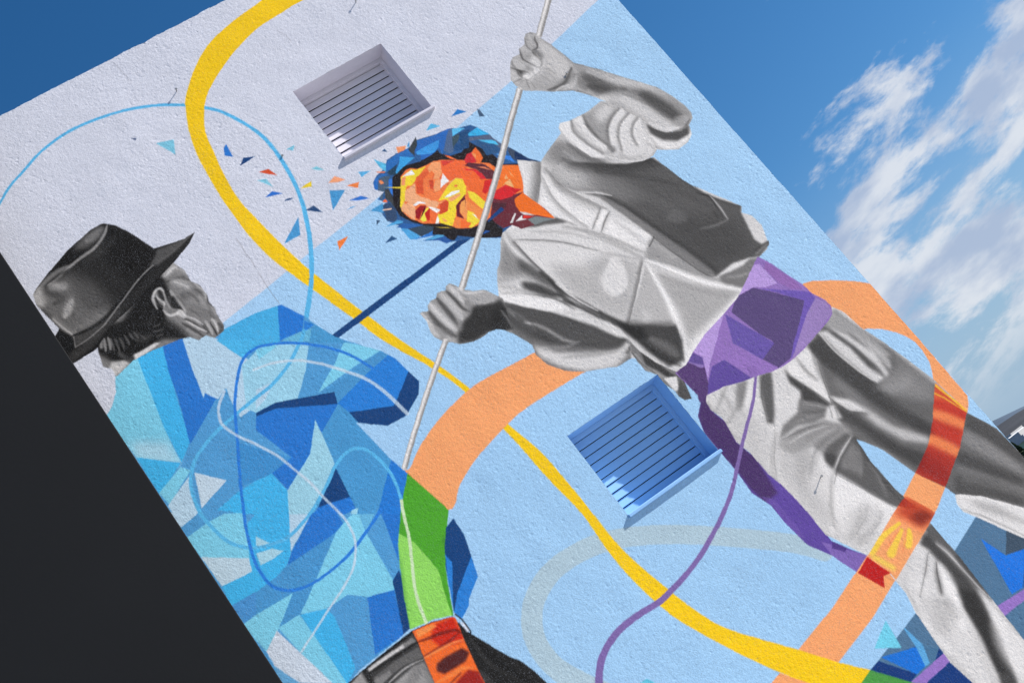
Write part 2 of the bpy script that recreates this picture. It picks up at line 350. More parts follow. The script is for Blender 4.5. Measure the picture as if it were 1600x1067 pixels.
('p',0,(42,116,200),[1065,4952,1214,4920,1583,4706,1370,4590,1388,4693,1235,4513,958,4375,933,4539,1105,4560,1011,4867],0.0,1,0,1),
('p',0,(150,202,222),[1389,4699,1333,4388,1321,4353,1065,4183,990,4146,871,4229,950,4374,1222,4507],0.0,1,0,1),
('p',0,(72,148,202),[1588,4703,1613,4610,1656,4156,1574,4079,1363,3885,1238,3972,1311,4318,1331,4389,1369,4588],0.0,1,0,1),
('p',0,(20,66,120),[1312,4320,1277,4090,1059,4157,1175,4231],0.0,1,0,1),
('p',0,(40,118,205),[1059,4157,1279,4092,1261,4002,1185,4009,1003,4137],0.0,1,0,1),
('p',0,(150,205,225),[1236,4008,1281,3997,1247,3966,1212,3991],0.0,1,0,1),
('p',0,(40,120,205),[1660,4156,1703,4003,1492,3794,1363,3885,1574,4079],0.0,1,0,1),
('p',0,(66,176,230),[817,4557,932,4536,951,4373,872,4229,638,4393,495,4527,665,4559],0.0,1,0,1),
('p',0,(70,170,222),[1234,5647,1488,5626,1646,5588,1506,5337,1338,5387,1224,5375,1147,5593],0.0,1,0,1),
('p',0,(40,118,205),[1646,5588,1672,5576,1757,5412,1683,5318,1536,5342,1506,5337],0.0,1,0,1),
('p',0,(45,125,208),[1737,5380,1779,5310,1689,5306],0.0,1,0,1),
('p',0,(100,175,210),[1517,5333,1657,5320,1749,5295,1684,5215],0.0,1,0,1),
('p',0,(72,150,202),[1745,5298,1798,5297,1857,5146,1886,5065,1674,5210],0.0,1,0,1),
('p',0,(74,176,226),[1139,5601,1391,5429,1338,5390,1222,5372],0.0,1,0,1),
('s',0,(88,178,226),[1692,5311,1633,5261,1453,5150,1282,5089,1139,5071,967,5045,743,4999,574,4929,481,4843,427,4753,391,4586,401,4454,434,4307,500,4212,574,4154,688,4112,806,4099,1000,4154,1187,4250,1325,4339,1438,4374,1526,4347,1581,4246,1601,4102,1583,3974,1542,3852],25.9,21.6,0,1,0),
('s',9,(44,122,212),[1935,4795,1867,4956,1760,5107,1592,5265,1448,5351,1339,5390,1220,5369,1110,5267,986,5101,863,4870,738,4636,628,4409,562,4255,511,4086,502,3976,519,3869,591,3787,713,3742,862,3738,1017,3757,1158,3798,1322,3863,1400,3901],20.1,21.9,0,1,0),
('s',10,(196,212,228),[985,5235,895,5164,849,5080,844,5014,882,4908,955,4778,1028,4631,1068,4490,1111,4332,1127,4198,1154,4041,1160,3949,1133,3815,1036,3684,918,3608,778,3549,583,3465,437,3400],20.4,14.2,0,0.8,0),
('s',11,(196,212,226),[1235,5258,1369,5226,1519,5152,1648,5034,1756,4894,1846,4761,1904,4603,1942,4371],17.0,26.4,0,0.8,0),
('p',12,(76,160,46),[1696,4007,1778,3631,1641,3475,1531,3319,1451,3162,1386,3019,1273,3073,1097,3109,1178,3293,1276,3488,1357,3630,1498,3805,1580,3892],0.0,1,0,0),
('p',0,(58,120,50),[1671,3519,1611,3479,1608,3421],17.6,0.6,0,1),
('p',0,(140,210,96),[1403,3696,1454,3579,1479,3329,1436,3215,1377,3020,1093,3102,1163,3287,1283,3521],0.0,1,0,1),
('p',0,(90,160,70),[1350,3635,1307,3504,1096,3100,1069,3119,1258,3485],16.9,0.5,0,1),
('s',0,(196,222,180),[1548,3870,1513,3795,1434,3604,1317,3390,1252,3250,1210,3086],21.6,21.6,0,1,0),
('p',13,(20,66,120),[1696,3542,1768,3564,1762,3428,1718,3282,1673,3139,1533,3051,1510,3015,1420,2971,1400,3034,1429,3099,1532,3319,1616,3448],0.0,1,0,0),
('p',0,(44,124,206),[1715,3277,1676,3136,1533,3051,1510,3015,1418,2964,1401,3039,1497,3130],0.0,1,0,1),
('p',0,(44,124,206),[1579,3391,1586,3318,1410,3059,1461,3182],0.0,1,0,1),
('p',0,(44,124,206),[1759,3622,1766,3565,1691,3539],0.0,1,0,1),
('p',14,38,[565,3058,698,3072,862,3085,981,3091,1101,3096,1243,3070,1380,3014,1384,2959,1407,2862,1463,2731,1529,2584,1580,2505,1608,2411,1628,2307,1637,2217,1637,1846,1324,899,702,1169,912,1871,354,1518,90,1991,350,2674,422,3026],0.0,1,0,0),
('p',0,62,[709,3058,1098,3077,1066,2909,1024,2698,784,2563,589,2804,551,3037],0.0,1,0,1),
('p',0,150,[551,3037,692,3071,683,2942,671,2848,567,2922],11.9,1,0,1),
('p',0,196,[727,3061,817,3065,1002,3060,1038,3050,1030,3024,921,3033,727,3038],6.9,1,0,1),
('p',0,120,[1000,3056,1079,3064,1090,3019,1002,3028],10.4,1,0,1),
('s',0,20,[565,3058,698,3072,860,3082,978,3086,1096,3089,1239,3065,1377,3009],16.4,16.4,1.0,0.72,1),
('s',0,35,[695,3068,697,2994,683,2942],45.5,45.5,1.0,0.72,1),
('s',0,30,[721,3029,914,3023,1087,3015],27.3,27.3,1.0,0.72,1),
('p',0,96,[716,2991,897,2998,1077,2985,1066,2909,919,2940,757,2930],12.1,1,0,1),
('p',0,128,[716,2976,835,2969,835,2938,718,2917],10.2,1,0,1),
('s',0,205,[792,2906,905,2919,985,2914,1059,2898],18.9,8.8,1.0,0.68,1),
('p',0,150,[820,2886,976,2900,1051,2887,1024,2698,851,2719,787,2868],13.6,1,0,1),
('s',0,95,[871,2808,1037,2866,1010,2708],90.2,90.2,1.0,0.4,1),
('s',0,90,[1391,2825,1402,2616,1508,2393],33.4,33.4,1.0,0.28,1),
('s',0,85,[1308,2620,1317,2530,1327,2440],56.2,56.2,1.0,0.4,1),
('s',0,20,[1403,2903,1437,2591,1558,2315],56.7,56.7,1.0,0.32,1),
('p',14,(232,105,45),[1103,3092,1240,3067,1380,3014,1388,2994,1349,2850,1308,2620,1298,2533,1227,2244,991,2414,1028,2726,1064,2905,1092,3007],0.0,1,0,0),
('p',0,(195,45,30),[1244,3042,1380,3014,1350,2844,1200,2887,1171,2982],20.9,1,0,1),
('p',0,(243,140,75),[1122,3081,1233,3056,1254,3025,1109,3031],10.5,1,0,1),
('s',0,(95,30,28),[1091,3013,1166,2991,1257,2969,1338,2932,1358,2892],24.8,24.8,1.0,0.68,1),
('s',0,(120,35,30),[1068,2912,1166,2901,1260,2897,1340,2905],21.9,21.9,1.0,0.72,1),
('s',0,(130,40,32),[1105,3095,1243,3070,1381,3015],14.0,14.0,1.0,0.64,1),
('s',0,(245,150,85),[1064,2905,1180,2890,1276,2875,1346,2852],19.1,19.1,1.0,0.72,1),
('p',0,(80,38,38),[1112,2823,1179,2828,1306,2812,1330,2763,1277,2726,1196,2732,1117,2741,1085,2785],17.3,1,0,1),
('s',0,(240,140,75),[1043,2726,1157,2707,1229,2703,1288,2666],27.3,27.3,1.0,0.64,1),
('p',0,(150,40,35),[1142,2655,1261,2674,1308,2620,1288,2489,1087,2549],17.2,1,0,1),
('s',0,(110,40,36),[1109,2669,1204,2684],13.7,13.7,1.0,0.56,1),
('s',15,(30,30,34),[1399,3018,1415,2964,1417,2877,1413,2863,1396,2870,1384,2959],8.7,8.7,0,1,0),
('p',0,(205,215,230),[1397,2962,1414,2940,1413,2879,1395,2874],0.0,1,0,0),
('p',16,124,[981,6225,1205,6319,1212,6289,1241,6203,1234,6100,1269,6042,1276,5955,1255,5889,1263,5820,1249,5772,1247,5671,1222,5631,1140,5619,1104,5672,1039,5671,999,5727,936,5752,723,5786,583,5793,426,5752,429,5822,390,5870,417,5984,488,6160,755,6206,1005,6267],0.0,1,0,0),
('p',0,30,[468,6174,675,6100,1030,6308,1091,6244,1075,6150,1004,6014,935,5946,980,5825,992,5748,992,5715,839,5819,593,5809,467,5839,404,5994],32.0,1,0,1),
('s',0,178,[1104,6241,1178,6273,1218,6257,1226,6187],80.0,80.0,1.0,0.64,1),
('s',0,120,[1186,6203,1223,6131,1224,6101],59.7,59.7,1.0,0.56,1),
('s',0,60,[1090,6192,1178,6173,1225,6118],22.9,22.9,1.0,0.64,1),
('s',0,172,[1130,6176,1174,6117,1199,6060],71.2,71.2,1.0,0.68,1),
('s',0,70,[1125,6035,1186,6005,1253,5983],79.0,79.0,1.0,0.48,1),
('s',0,150,[1248,6073,1272,5981,1251,5915],41.6,41.6,1.0,0.56,1),
('s',0,140,[1148,5973,1202,5948,1200,5880],70.8,70.8,1.0,0.4,1),
('s',0,110,[1127,5907,1197,5859,1220,5798],125.8,125.8,1.0,0.4,1),
('s',0,165,[1252,5867,1249,5812,1243,5771],22.6,22.6,1.0,0.56,1),
('s',0,40,[1266,6055,1281,5964,1249,5887,1266,5824,1250,5766,1254,5683],9.3,9.3,1.0,0.72,1),
('s',0,200,[1204,5763,1204,5706,1188,5648],28.3,16.9,1.0,0.72,1),
('s',0,40,[1174,5738,1172,5671,1166,5629],16.9,16.9,1.0,0.72,1),
('s',0,190,[1155,5773,1154,5706,1143,5656],25.3,25.3,1.0,0.64,1),
('s',0,45,[1125,5771,1120,5683],16.8,16.8,1.0,0.56,1),
('s',0,185,[1063,5882,1100,5828,1127,5759],19.7,19.7,1.0,0.72,1),
('s',0,40,[1046,5870,1078,5809,1110,5730],14.3,14.3,1.0,0.64,1),
('s',0,190,[1043,5849,1082,5766,1118,5696],19.6,19.6,1.0,0.68,1),
('s',0,45,[1013,5847,1054,5752,1085,5674],25.2,25.2,1.0,0.64,1),
('s',0,150,[1017,5788,1048,5710],25.2,25.2,1.0,0.56,1),
('s',0,60,[1223,5705,1224,5658,1190,5636],34.5,34.5,1.0,0.56,1),
('p',0,146,[1169,6109,1216,6054,1243,5966,1231,5882,1179,5894,1143,5965],45.0,0.5,0,1),
('s',0,64,[1168,6040,1191,5979,1189,5911],22.7,22.7,1.0,0.36,1),
('s',0,168,[1224,5968,1217,5891,1219,5845],25.6,25.6,1.0,0.4,1),
('s',0,60,[1113,5916,1140,5829,1148,5778],17.0,17.0,1.0,0.32,1),
('s',0,150,[1113,5882,1144,5804,1153,5752],14.3,14.3,1.0,0.4,1),
('s',0,70,[1211,5815,1214,5756],14.3,14.3,1.0,0.4,1),
('s',0,88,[1191,6246,1210,6210,1213,6149],14.6,14.6,1.0,0.4,1),
('s',0,200,[1134,6250,1170,6260],23.0,23.0,1.0,0.48,1),
('s',0,30,[1055,6117,1067,6005,1071,5945],58.9,58.9,1.0,0.72,1),
('s',0,205,[1072,6111,1073,6047,1081,5961,1078,5906],41.2,17.0,1.0,0.68,1),
('s',0,25,[1059,6057,1037,6003,1050,5959],58.9,58.9,1.0,0.76,1),
('p',0,120,[940,6138,983,6178,1032,6177,1034,6131,1009,6056,1013,5996,1055,5950,1062,5888,1035,5884,1000,5925,965,5948,959,6021,936,6082],0.0,1,1,1),
('s',0,210,[924,6045,931,6109,946,6145,986,6175,1025,6174,1033,6138],21.3,21.3,1.0,0.76,1),
('s',0,210,[975,6148,972,6110,989,6064,976,6033],17.0,17.0,1.0,0.72,1),
('s',0,20,[1007,6161,1002,6118,999,6080],34.8,34.8,1.0,0.76,1),
('s',0,22,[957,6126,950,6073,963,6036],19.7,19.7,1.0,0.72,1),
('s',0,215,[954,6013,963,5961,1007,5937,1050,5942,1061,5895],25.4,25.4,1.0,0.76,1),
('s',0,225,[1031,5927,1052,5889],31.4,31.4,1.0,0.72,1),
('s',0,190,[1032,6144,1011,6066,1006,6001],17.0,17.0,1.0,0.56,1),
('s',0,128,[560,6010,554,5958,542,5910],17.9,17.9,1.0,0.48,1),
('s',0,128,[592,5999,591,5955,578,5908],18.0,18.0,1.0,0.48,1),
('s',0,128,[629,5991,628,5945,622,5912],18.0,18.0,1.0,0.48,1),
('s',0,128,[666,5985,667,5943],18.0,18.0,1.0,0.48,1),
('s',0,128,[697,5972,701,5929],18.0,18.0,1.0,0.48,1),
('s',0,128,[536,6026,528,5975,512,5931],17.9,17.9,1.0,0.48,1),
('s',0,186,[526,6044,514,5997,498,5956],24.9,24.9,1.0,0.64,1),
('s',0,186,[500,6050,483,6006,463,5964],24.8,24.8,1.0,0.64,1),
('s',0,186,[477,6055,452,6005],24.8,24.8,1.0,0.64,1),
('s',0,18,[570,6002,563,5947,552,5903],10.2,10.2,1.0,0.56,1),
('s',0,18,[612,5994,607,5944,599,5905],10.3,10.3,1.0,0.56,1),
('s',0,18,[648,5988,646,5940,641,5909],10.3,10.3,1.0,0.56,1),
('s',0,18,[517,6050,498,5996,478,5954],10.2,10.2,1.0,0.56,1),
('s',0,18,[547,6018,535,5964,518,5915],10.2,10.2,1.0,0.56,1),
('s',0,120,[826,5943,854,5933,883,5929],12.9,12.9,1.0,0.48,1),
('s',0,112,[811,5908,844,5892,885,5882],12.9,12.9,1.0,0.48,1),
('s',0,120,[813,5862,852,5853],12.8,12.8,1.0,0.44,1),
('s',0,84,[676,5919,729,5894,785,5890],47.1,47.1,1.0,0.4,1),
('s',0,110,[533,5905,540,5867,558,5832],30.6,30.6,1.0,0.48,1),
('s',0,84,[886,6053,878,6019,871,5985],6.8,6.8,1.0,0.48,1),
('s',0,96,[718,5958,736,5890],16.7,16.7,1.0,0.36,1),
('s',0,72,[915,5914,966,5834,992,5748],58.3,58.3,1.0,0.4,1),
('s',0,64,[790,5999,841,5987,888,6001],40.8,40.8,1.0,0.28,1),
('p',0,205,[601,5831,650,5825,775,5824,811,5804,728,5794,594,5786],8.8,1,0,1),
('p',0,190,[456,5869,529,5830,554,5791,485,5772,429,5755,399,5820],20.8,1,0,1),
('s',0,40,[549,5849,572,5790,602,5825],33.6,33.6,1.0,0.56,1),
('s',0,205,[1132,6163,1170,6111,1195,6066],20.0,20.0,1.0,0.56,1),
('s',0,196,[1244,6068,1267,5982,1253,5925],11.9,11.9,1.0,0.56,1),
('s',0,214,[1113,6240,1171,6262,1211,6254],17.3,17.3,1.0,0.56,1),
('s',0,44,[1215,6052,1239,5992,1247,5940],9.3,9.3,1.0,0.32,1),
('s',0,200,[1067,5881,1101,5831,1126,5764],8.0,8.0,1.0,0.64,1),
('s',0,206,[1048,5841,1088,5760,1119,5700],9.2,9.2,1.0,0.64,1),
('s',0,214,[1207,5756,1203,5701,1189,5653],9.2,9.2,1.0,0.64,1),
('s',0,30,[1139,5762,1134,5697,1132,5653],6.8,6.8,1.0,0.56,1),
('s',0,30,[1181,5750,1174,5681,1166,5635],6.8,6.8,1.0,0.64,1),
('p',17,40,[259,6632,305,6663,443,6729,630,6806,850,6864,950,6862,1018,6794,1085,6663,1150,6477,1286,6443,1370,6422,1463,6426,1389,6373,1227,6304,1102,6265,860,6183,599,6114,415,6011,230,6005,224,6095,223,6256,284,6295,258,6421,239,6543],0.0,1,0,0),
('p',0,28,[446,6734,630,6806,850,6864,951,6854,953,6816,832,6727,720,6696,582,6698,456,6699,364,6678],0.0,1,0,1),
('p',0,95,[773,6852,931,6860,945,6822,855,6768,761,6746,664,6783],37.5,0.9,0,1),
('s',0,150,[790,6798,879,6809,922,6823],72.5,72.5,1.0,0.4,1),
('p',0,74,[347,6648,590,6650,703,6214,327,6199,240,6556],96.3,1,0,1),
('p',0,110,[265,6621,345,6663,531,6606,503,6432,508,6319,669,6196,324,6194,243,6540],53.2,0.8,0,1),
('p',0,26,[977,6815,1067,6683,1138,6478,1235,6398,889,6294,819,6580,883,6735],66.2,0.8,0,1),
('s',0,165,[964,6824,911,6773,803,6718,726,6706,638,6695,531,6669,378,6641],31.0,19.1,1.0,0.76,1),
('s',0,140,[610,6686,501,6697,400,6681,314,6650],37.8,37.8,1.0,0.68,1),
('s',0,40,[568,6672,456,6657,377,6649],15.7,15.7,1.0,0.72,1),
('s',0,150,[501,6655,386,6635],20.3,20.3,1.0,0.4,1),
('s',0,185,[302,6637,266,6593,273,6533],111.9,111.9,1.0,0.64,1),
('s',0,55,[372,6631,364,6595,411,6494,348,6483],61.4,61.4,1.0,0.6,1),
('s',0,172,[406,6608,464,6569],70.5,70.5,1.0,0.48,1),
('s',0,180,[468,6442,414,6396,356,6354],104.3,48.8,1.0,0.6,1),
('s',0,70,[495,6438,412,6330],30.1,30.1,1.0,0.48,1),
('s',0,150,[293,6383,340,6203],40.6,40.6,1.0,0.48,1),
('s',0,200,[285,6389,307,6286,338,6198],16.8,16.8,1.0,0.72,1),
('s',0,150,[360,6217,508,6196,652,6207],69.5,69.5,1.0,0.32,1),
('s',0,18,[335,6193,461,6174,597,6190,714,6234,889,6294,1090,6355],37.6,23.6,1.0,0.76,1),
('p',0,66,[338,6178,456,6164,580,6161,630,6168,447,6089,311,6109],17.0,1,0,1),
('s',0,190,[330,6183,304,6107],12.2,12.2,1.0,0.72,1),
('s',0,150,[304,6107,414,6112,547,6143,703,6214,847,6282,987,6340,1096,6365,1220,6373,1346,6402,1428,6418],15.8,9.7,1.0,0.76,1),
('p',0,84,[1157,6458,1291,6432,1452,6427,1293,6374,1107,6343,1050,6368],15.5,0.9,0,1),
('s',0,30,[1150,6477,1123,6431,1004,6370],34.9,34.9,1.0,0.72,1),
('p',0,58,[248,6078,409,6102,563,6132,691,6194,764,6200,535,6083,349,6036,238,6019],27.9,0.8,0,1),
('s',0,20,[230,6005,406,6017,591,6099,871,6182,1108,6265,1321,6340],45.4,17.2,1.0,0.68,1),
('p',0,92,[370,6522,632,6538,670,6319,483,6254,351,6222,310,6372],95.5,0.45,0,1),
('s',0,120,[392,6235,516,6231,636,6259],83.3,83.3,1.0,0.28,1),
('s',0,96,[700,6660,877,6682,969,6720],72.1,72.1,1.0,0.16,1),
('s',0,190,[461,6436,414,6396,363,6356],56.9,56.9,1.0,0.48,1),
('s',0,186,[301,6624,270,6590,274,6538],57.0,57.0,1.0,0.48,1),
('s',0,170,[424,6610,462,6561],34.1,34.1,1.0,0.4,1),
('p',0,22,[273,6296,330,6183,301,6102,232,6089,223,6256],8.4,1,0,1),
('p',18,(92,72,152),[3789,3372,3744,3251,3643,3172,3603,3052,3602,2906,3609,2698,3596,2506,3648,2356,3647,2216,3671,2003,3766,1837,3836,1639,3974,1690,3908,1792,3836,1915,3830,2025,3831,2171,3823,2314,3809,2438,3783,2548,3784,2692,3748,2863,3784,3015,3751,3157,3807,3268],0.0,1,0,0),
('p',0,(72,52,100),[3789,3372,3744,3251,3643,3172,3603,3052,3602,2906,3609,2698,3611,2524,3626,2400,3747,2401,3784,2692,3748,2863,3784,3015,3751,3157,3807,3268],18.5,1,0,1),
('p',0,(122,100,172),[3769,1957,3820,1898,3974,1690,3836,1639,3766,1837],0.0,1,0,1),
('p',0,(78,58,128),[3857,1939,3898,1816,3858,1805,3802,1878],0.0,1,0,1),
('p',0,(110,88,165),[3637,2449,3697,2379,3703,2177,3696,2031,3642,2107],0.0,0.5,0,1),
('p',19,(78,114,146),[4808,1447,4922,1253,4983,1131,5073,961,4307,210,3696,649,3344,1071,3458,1099,3542,1112,3980,1199,4541,1369],0.0,1,0,0),
('p',0,(62,80,98),[4924,1252,4981,1131,5032,1018,4926,1076,4789,1124],0.0,1,0,1),
('p',0,(34,114,214),[4724,1312,4786,1121,4942,1074,4725,887,4628,898],0.0,1,0,1),
('p',0,(40,90,150),[4942,1074,4966,1050,4751,868,4723,888],0.0,1,0,1),
('p',0,(30,110,204),[3577,1118,3825,1029,3786,896,3698,891],0.0,1,0,1),
('p',0,(14,58,118),[3544,1111,3702,891,3626,878,3457,1098],0.0,1,0,1),
('p',0,(14,58,118),[3947,929,3983,616,3893,508,3571,803,3726,808,3820,859],0.0,1,0,1),
('p',0,(90,160,210),[3840,1204,3869,1015,3826,894,3785,894,3821,1029],0.0,1,0,1),
('p',0,(72,112,146),[3869,1015,3941,930,3834,875,3829,898],0.0,1,0,1),
('p',20,(142,112,186),[3623,877,3933,886,4477,901,4724,874,5011,837,4962,788,4666,816,4478,819,3948,818,3710,810],0.0,1,0,0),
('p',21,(74,148,70),[3458,1099,3633,875,3781,676,3667,619,3240,1053,3344,1071],0.0,1,0,0),
('p',6,(110,200,225),[3771,1284,3736,1083,3578,1189],0.0,1,0,0),
('p',22,(248,160,106),[4987,3535,5063,3510,5189,3431,5309,3343,5419,3243,5415,2663,5405,2149,5360,2095,5295,2043,5185,1963,5075,1890,4930,1807,4776,1734,4628,1660,4473,1597,4269,1527,4024,1451,3680,1342,3313,1265,3142,1487,3521,1563,3930,1682,4342,1814,4514,1877,4667,1938,4790,1987,4889,2036,4970,2087,5061,2162,5155,2248,5243,2340,5312,2434,5353,2512,5372,2617,5371,2694,5346,2767,5307,2832,5235,2913,5145,2980,5019,3022,4795,3428],0.0,1,0,0),
('p',23,(248,160,106),[2941,1443,2848,1427,2670,1385,2853,1203,3087,1240,3052,1286],0.0,1,0,0),
('y',0,(247,196,22),[3013,1652,3152,1479,3313,1265,3458,1099,3344,1071,3060,1275,2899,1520]),
('p',24,208,[3807,3268,3988,3295,4233,3218,4481,3141,4703,3175,4908,3225,5043,3266,5092,3175,5112,3016,5172,2830,5225,2637,5282,2381,5307,2199,5305,2060,5404,1841,5420,1567,5439,1190,5312,1066,5141,1289,4950,1520,4802,1647,4776,1728,4667,1938,4593,2201,4519,2329,4486,2376,4459,2194,4466,1927,4506,1699,4504,1530,4508,1303,4489,958,4470,620,4422,77,4330,-12,3989,388,3973,622,3942,811,3956,986,3980,1199,4018,1346,4018,1510,3974,1690,3895,1846,3829,1976,3831,2171,3823,2314,3809,2438,3783,2548,3781,2724,3748,2863,3781,3047,3751,3157,3762,3221],0.0,1,0,0),
('p',0,96,[4683,3134,4904,3203,5044,3239,5090,3050,5192,2747,5266,2389,5306,2060,5399,1846,5474,1450,5217,1197,5146,1294,5003,1471,4821,1629,4763,1693,4667,1940,4598,2205,4481,2379,4478,2607,4593,2853],15.6,1,0,1),
('p',0,150,[4948,2659,5157,2592,5252,2374,5150,2267,4999,2422,4896,2543],69.0,0.7,0,1),
('p',0,128,[5178,2731,5259,2382,5299,2052,5150,2267,5109,2599],40.5,0.6,0,1),
('p',0,176,[5019,3256,5071,3089,5133,2860,5149,2700,5064,2784,4999,3009,4890,3187],16.5,0.9,0,1),
('s',0,190,[5041,3236,5087,3047,5189,2744,5263,2386],58.0,58.0,-1,0.6,1),
('p',0,62,[4928,3109,4974,2922,4977,2690,4925,2751,4896,2924,4849,3111],16.4,0.8,0,1),
('p',0,66,[5011,3052,5055,2893,5041,2671,5032,2779,5003,2954],12.3,0.7,0,1),
('p',0,234,[4812,3175,4878,3143,4934,2937,4942,2739,4984,2609,4909,2615,4864,2742,4813,2981],12.3,1,0,1),
('p',0,226,[4904,3172,4996,3006,5054,2803,5037,2623,5000,2603,5006,2721,4965,2942],10.2,1,0,1),
('p',0,206,[5009,3080,5088,2870,5117,2696,5076,2627,5058,2660,5043,2850],10.3,0.8,0,1),
('p',0,52,[4675,3140,4816,3134,4836,2888,4887,2650,4942,2361,5030,2126,4959,2052,4857,2271,4756,2564,4700,2855,4653,3039],32.1,0.95,0,1),
('s',0,74,[4805,3167,4810,2978,4861,2739,4906,2612],65.4,65.4,-1,0.7,1),
('p',0,160,[4852,2611,4981,2548,5146,2523,5136,2454,4940,2475],45.1,0.6,0,1),
('s',0,84,[4884,2501,4974,2339,5079,2192],92.7,92.7,1.0,0.4,1),
('p',0,206,[4649,2651,4714,2519,4778,2300,4942,2076,4907,2039,4767,2173,4681,2368,4642,2556],31.8,1,0,1),
('p',0,140,[4686,2839,4732,2656,4746,2496,4658,2632,4630,2776],44.3,0.6,0,1),
('p',0,228,[4541,2742,4642,2643,4684,2544,4686,2488,4597,2564,4555,2663],10.0,1,0,1),
('s',0,66,[4536,2736,4552,2660,4594,2561,4683,2485],72.1,72.1,-1,0.6,1),
('p',0,46,[4478,2607,4552,2457,4604,2226,4718,1952,4851,1981,4732,2136,4654,2337,4607,2518,4535,2642],31.6,0.85,0,1),
('s',0,80,[4524,2600,4589,2382,4640,2151],20.5,20.5,1.0,0.4,1),
('s',0,120,[4471,2599,4500,2456,4541,2330],12.5,12.5,1.0,0.48,1),
('p',0,60,[5306,2060,5399,1846,5431,1578,5373,1520,5296,1769,5203,1982],31.8,0.8,0,1),
('p',0,140,[5203,1982,5278,1807,5359,1506,5316,1463,5174,1756,5115,1919],35.6,0.85,0,1),
('p',0,60,[5041,1898,5164,1690,5302,1449,5259,1407,5075,1655,4956,1810],31.5,0.9,0,1),
('p',0,120,[4970,1825,5075,1655,5245,1393,5217,1364,5104,1574,4938,1763],27.4,0.7,0,1),
('p',0,58,[4885,1764,5033,1612,5202,1350,5146,1294,5007,1475,4804,1652],27.3,0.7,0,1),
('p',0,104,[4949,1719,5090,1560,5224,1371,5195,1343,5055,1525,4898,1694],23.5,0.6,0,1),
('p',0,112,[4683,3134,4904,3203,5044,3239,5090,3050,5192,2747,5266,2389,5306,2060,5399,1846,5474,1450,5217,1197,5146,1294,5003,1471,4821,1629,4763,1693,4667,1940,4598,2205,4481,2379,4478,2607,4593,2853],0.0,0.22,0,1),
('p',0,90,[4222,3158,4315,3131,4226,3004,4125,2875,4062,2808,4026,2840,4088,2951,4132,3044],11.9,1,0,1),
('s',0,150,[4027,2845,4135,3042,4226,3154],56.1,56.1,-1,0.4,1),
('p',0,66,[4414,3102,4408,3030,4448,2926,4483,2803,4514,2676,4444,2685,4334,2825,4394,2888,4367,2982],10.0,1,0,1),
('p',0,118,[4342,2850,4478,2694,4454,2624,4309,2650,4199,2701,4015,2695,4111,2762,4266,2778],11.9,1,0,1),
('s',0,176,[4343,2829,4428,2756,4484,2672],10.0,10.0,1.0,0.56,1),
('s',0,176,[4151,2734,4304,2703,4443,2656],9.9,9.9,1.0,0.48,1),
('s',0,70,[4299,2756,4395,2689,4454,2668],23.3,23.3,1.0,0.48,1),
('p',0,218,[4427,3093,4665,3113,4663,3007,4593,2853,4520,2677,4492,2784,4442,2919,4415,3013],8.0,1,0,1),
('s',0,88,[4541,3116,4534,2994,4552,2881],15.5,26.7,1.0,0.64,1),
('p',0,120,[4670,3104,4672,3001,4609,2841,4527,2685,4565,2821,4599,2949],8.0,0.6,0,1),
('s',0,150,[4416,3009,4460,2881,4506,2682],10.0,10.0,1.0,0.48,1),
('p',0,212,[4474,2684,4527,2673,4513,2558,4405,2613,4429,2653],8.0,1,0,1),
('s',0,120,[4487,2670,4448,2603],7.4,7.4,1.0,0.48,1),
('s',0,120,[4517,2650,4489,2575],7.4,7.4,1.0,0.48,1),
('p',0,136,[3981,2670,4186,2686,4389,2624,4504,2490,4485,2376,4425,2374,4249,2351,4212,2425,4188,2514,4022,2557],23.7,0.95,0,1),
('s',0,196,[3998,2646,4185,2626,4359,2590],20.3,20.3,1.0,0.56,1),
('s',0,96,[4008,2687,4205,2649,4343,2601],20.4,20.4,1.0,0.48,1),
('s',0,190,[4041,2520,4215,2544,4410,2531],23.0,23.0,1.0,0.4,1),
('s',0,92,[4149,2469,4279,2500,4429,2493],25.8,25.8,1.0,0.4,1),
('p',0,92,[4268,2458,4447,2456,4501,2394,4515,2214,4484,1912,4509,1717,4407,1788,4330,1901,4268,2086,4201,2269,4186,2395],15.4,1,0,1),
('p',0,58,[4209,2451,4276,2380,4241,2284,4196,2292,4188,2369],23.4,0.7,0,1),
('p',0,132,[4305,2384,4452,2404,4432,2296,4336,2146,4291,2225,4241,2284],27.2,0.7,0,1),
('s',0,206,[4478,2415,4334,2364,4232,2314,4137,2237],17.4,12.2,1.0,0.72,1),
('s',0,70,[3994,2077,4130,2218,4228,2293,4340,2348,4478,2398],46.8,46.8,-1,0.7,1),
('s',0,176,[4465,2346,4398,2223,4318,2147],12.3,12.3,1.0,0.48,1),
('s',0,56,[4485,2376,4468,2235,4443,1952,4468,1769],69.8,69.8,-1,0.6,1),
('s',0,160,[4442,2192,4425,2060,4379,1926],17.4,17.4,1.0,0.48,1),
('p',0,224,[4180,2274,4268,2086,4355,1872,4407,1788,4133,1770,3854,1966,4053,2154],11.5,1,0,1),
('s',0,176,[4183,1992,4068,1909],22.2,22.2,1.0,0.4,1),
('s',0,238,[4256,1988,4235,1909,4138,1860],30.6,30.6,1.0,0.4,1),
('s',0,170,[4277,1927,4242,1833],19.7,19.7,1.0,0.32,1),
('s',0,184,[3958,2673,3876,2586,3806,2468],12.2,12.2,1.0,0.56,1),
('s',0,180,[3988,2605,3897,2500],30.9,30.9,1.0,0.28,1),
('p',0,150,[4038,2546,4157,2536,4122,2439,4009,2398,3916,2320,3924,2386],31.0,0.5,0,1),
('s',0,124,[4214,2508,4101,2429,4020,2366],22.8,22.8,1.0,0.44,1),
('s',0,236,[4209,2451,4146,2350,4170,2262],42.8,42.8,1.0,0.4,1),
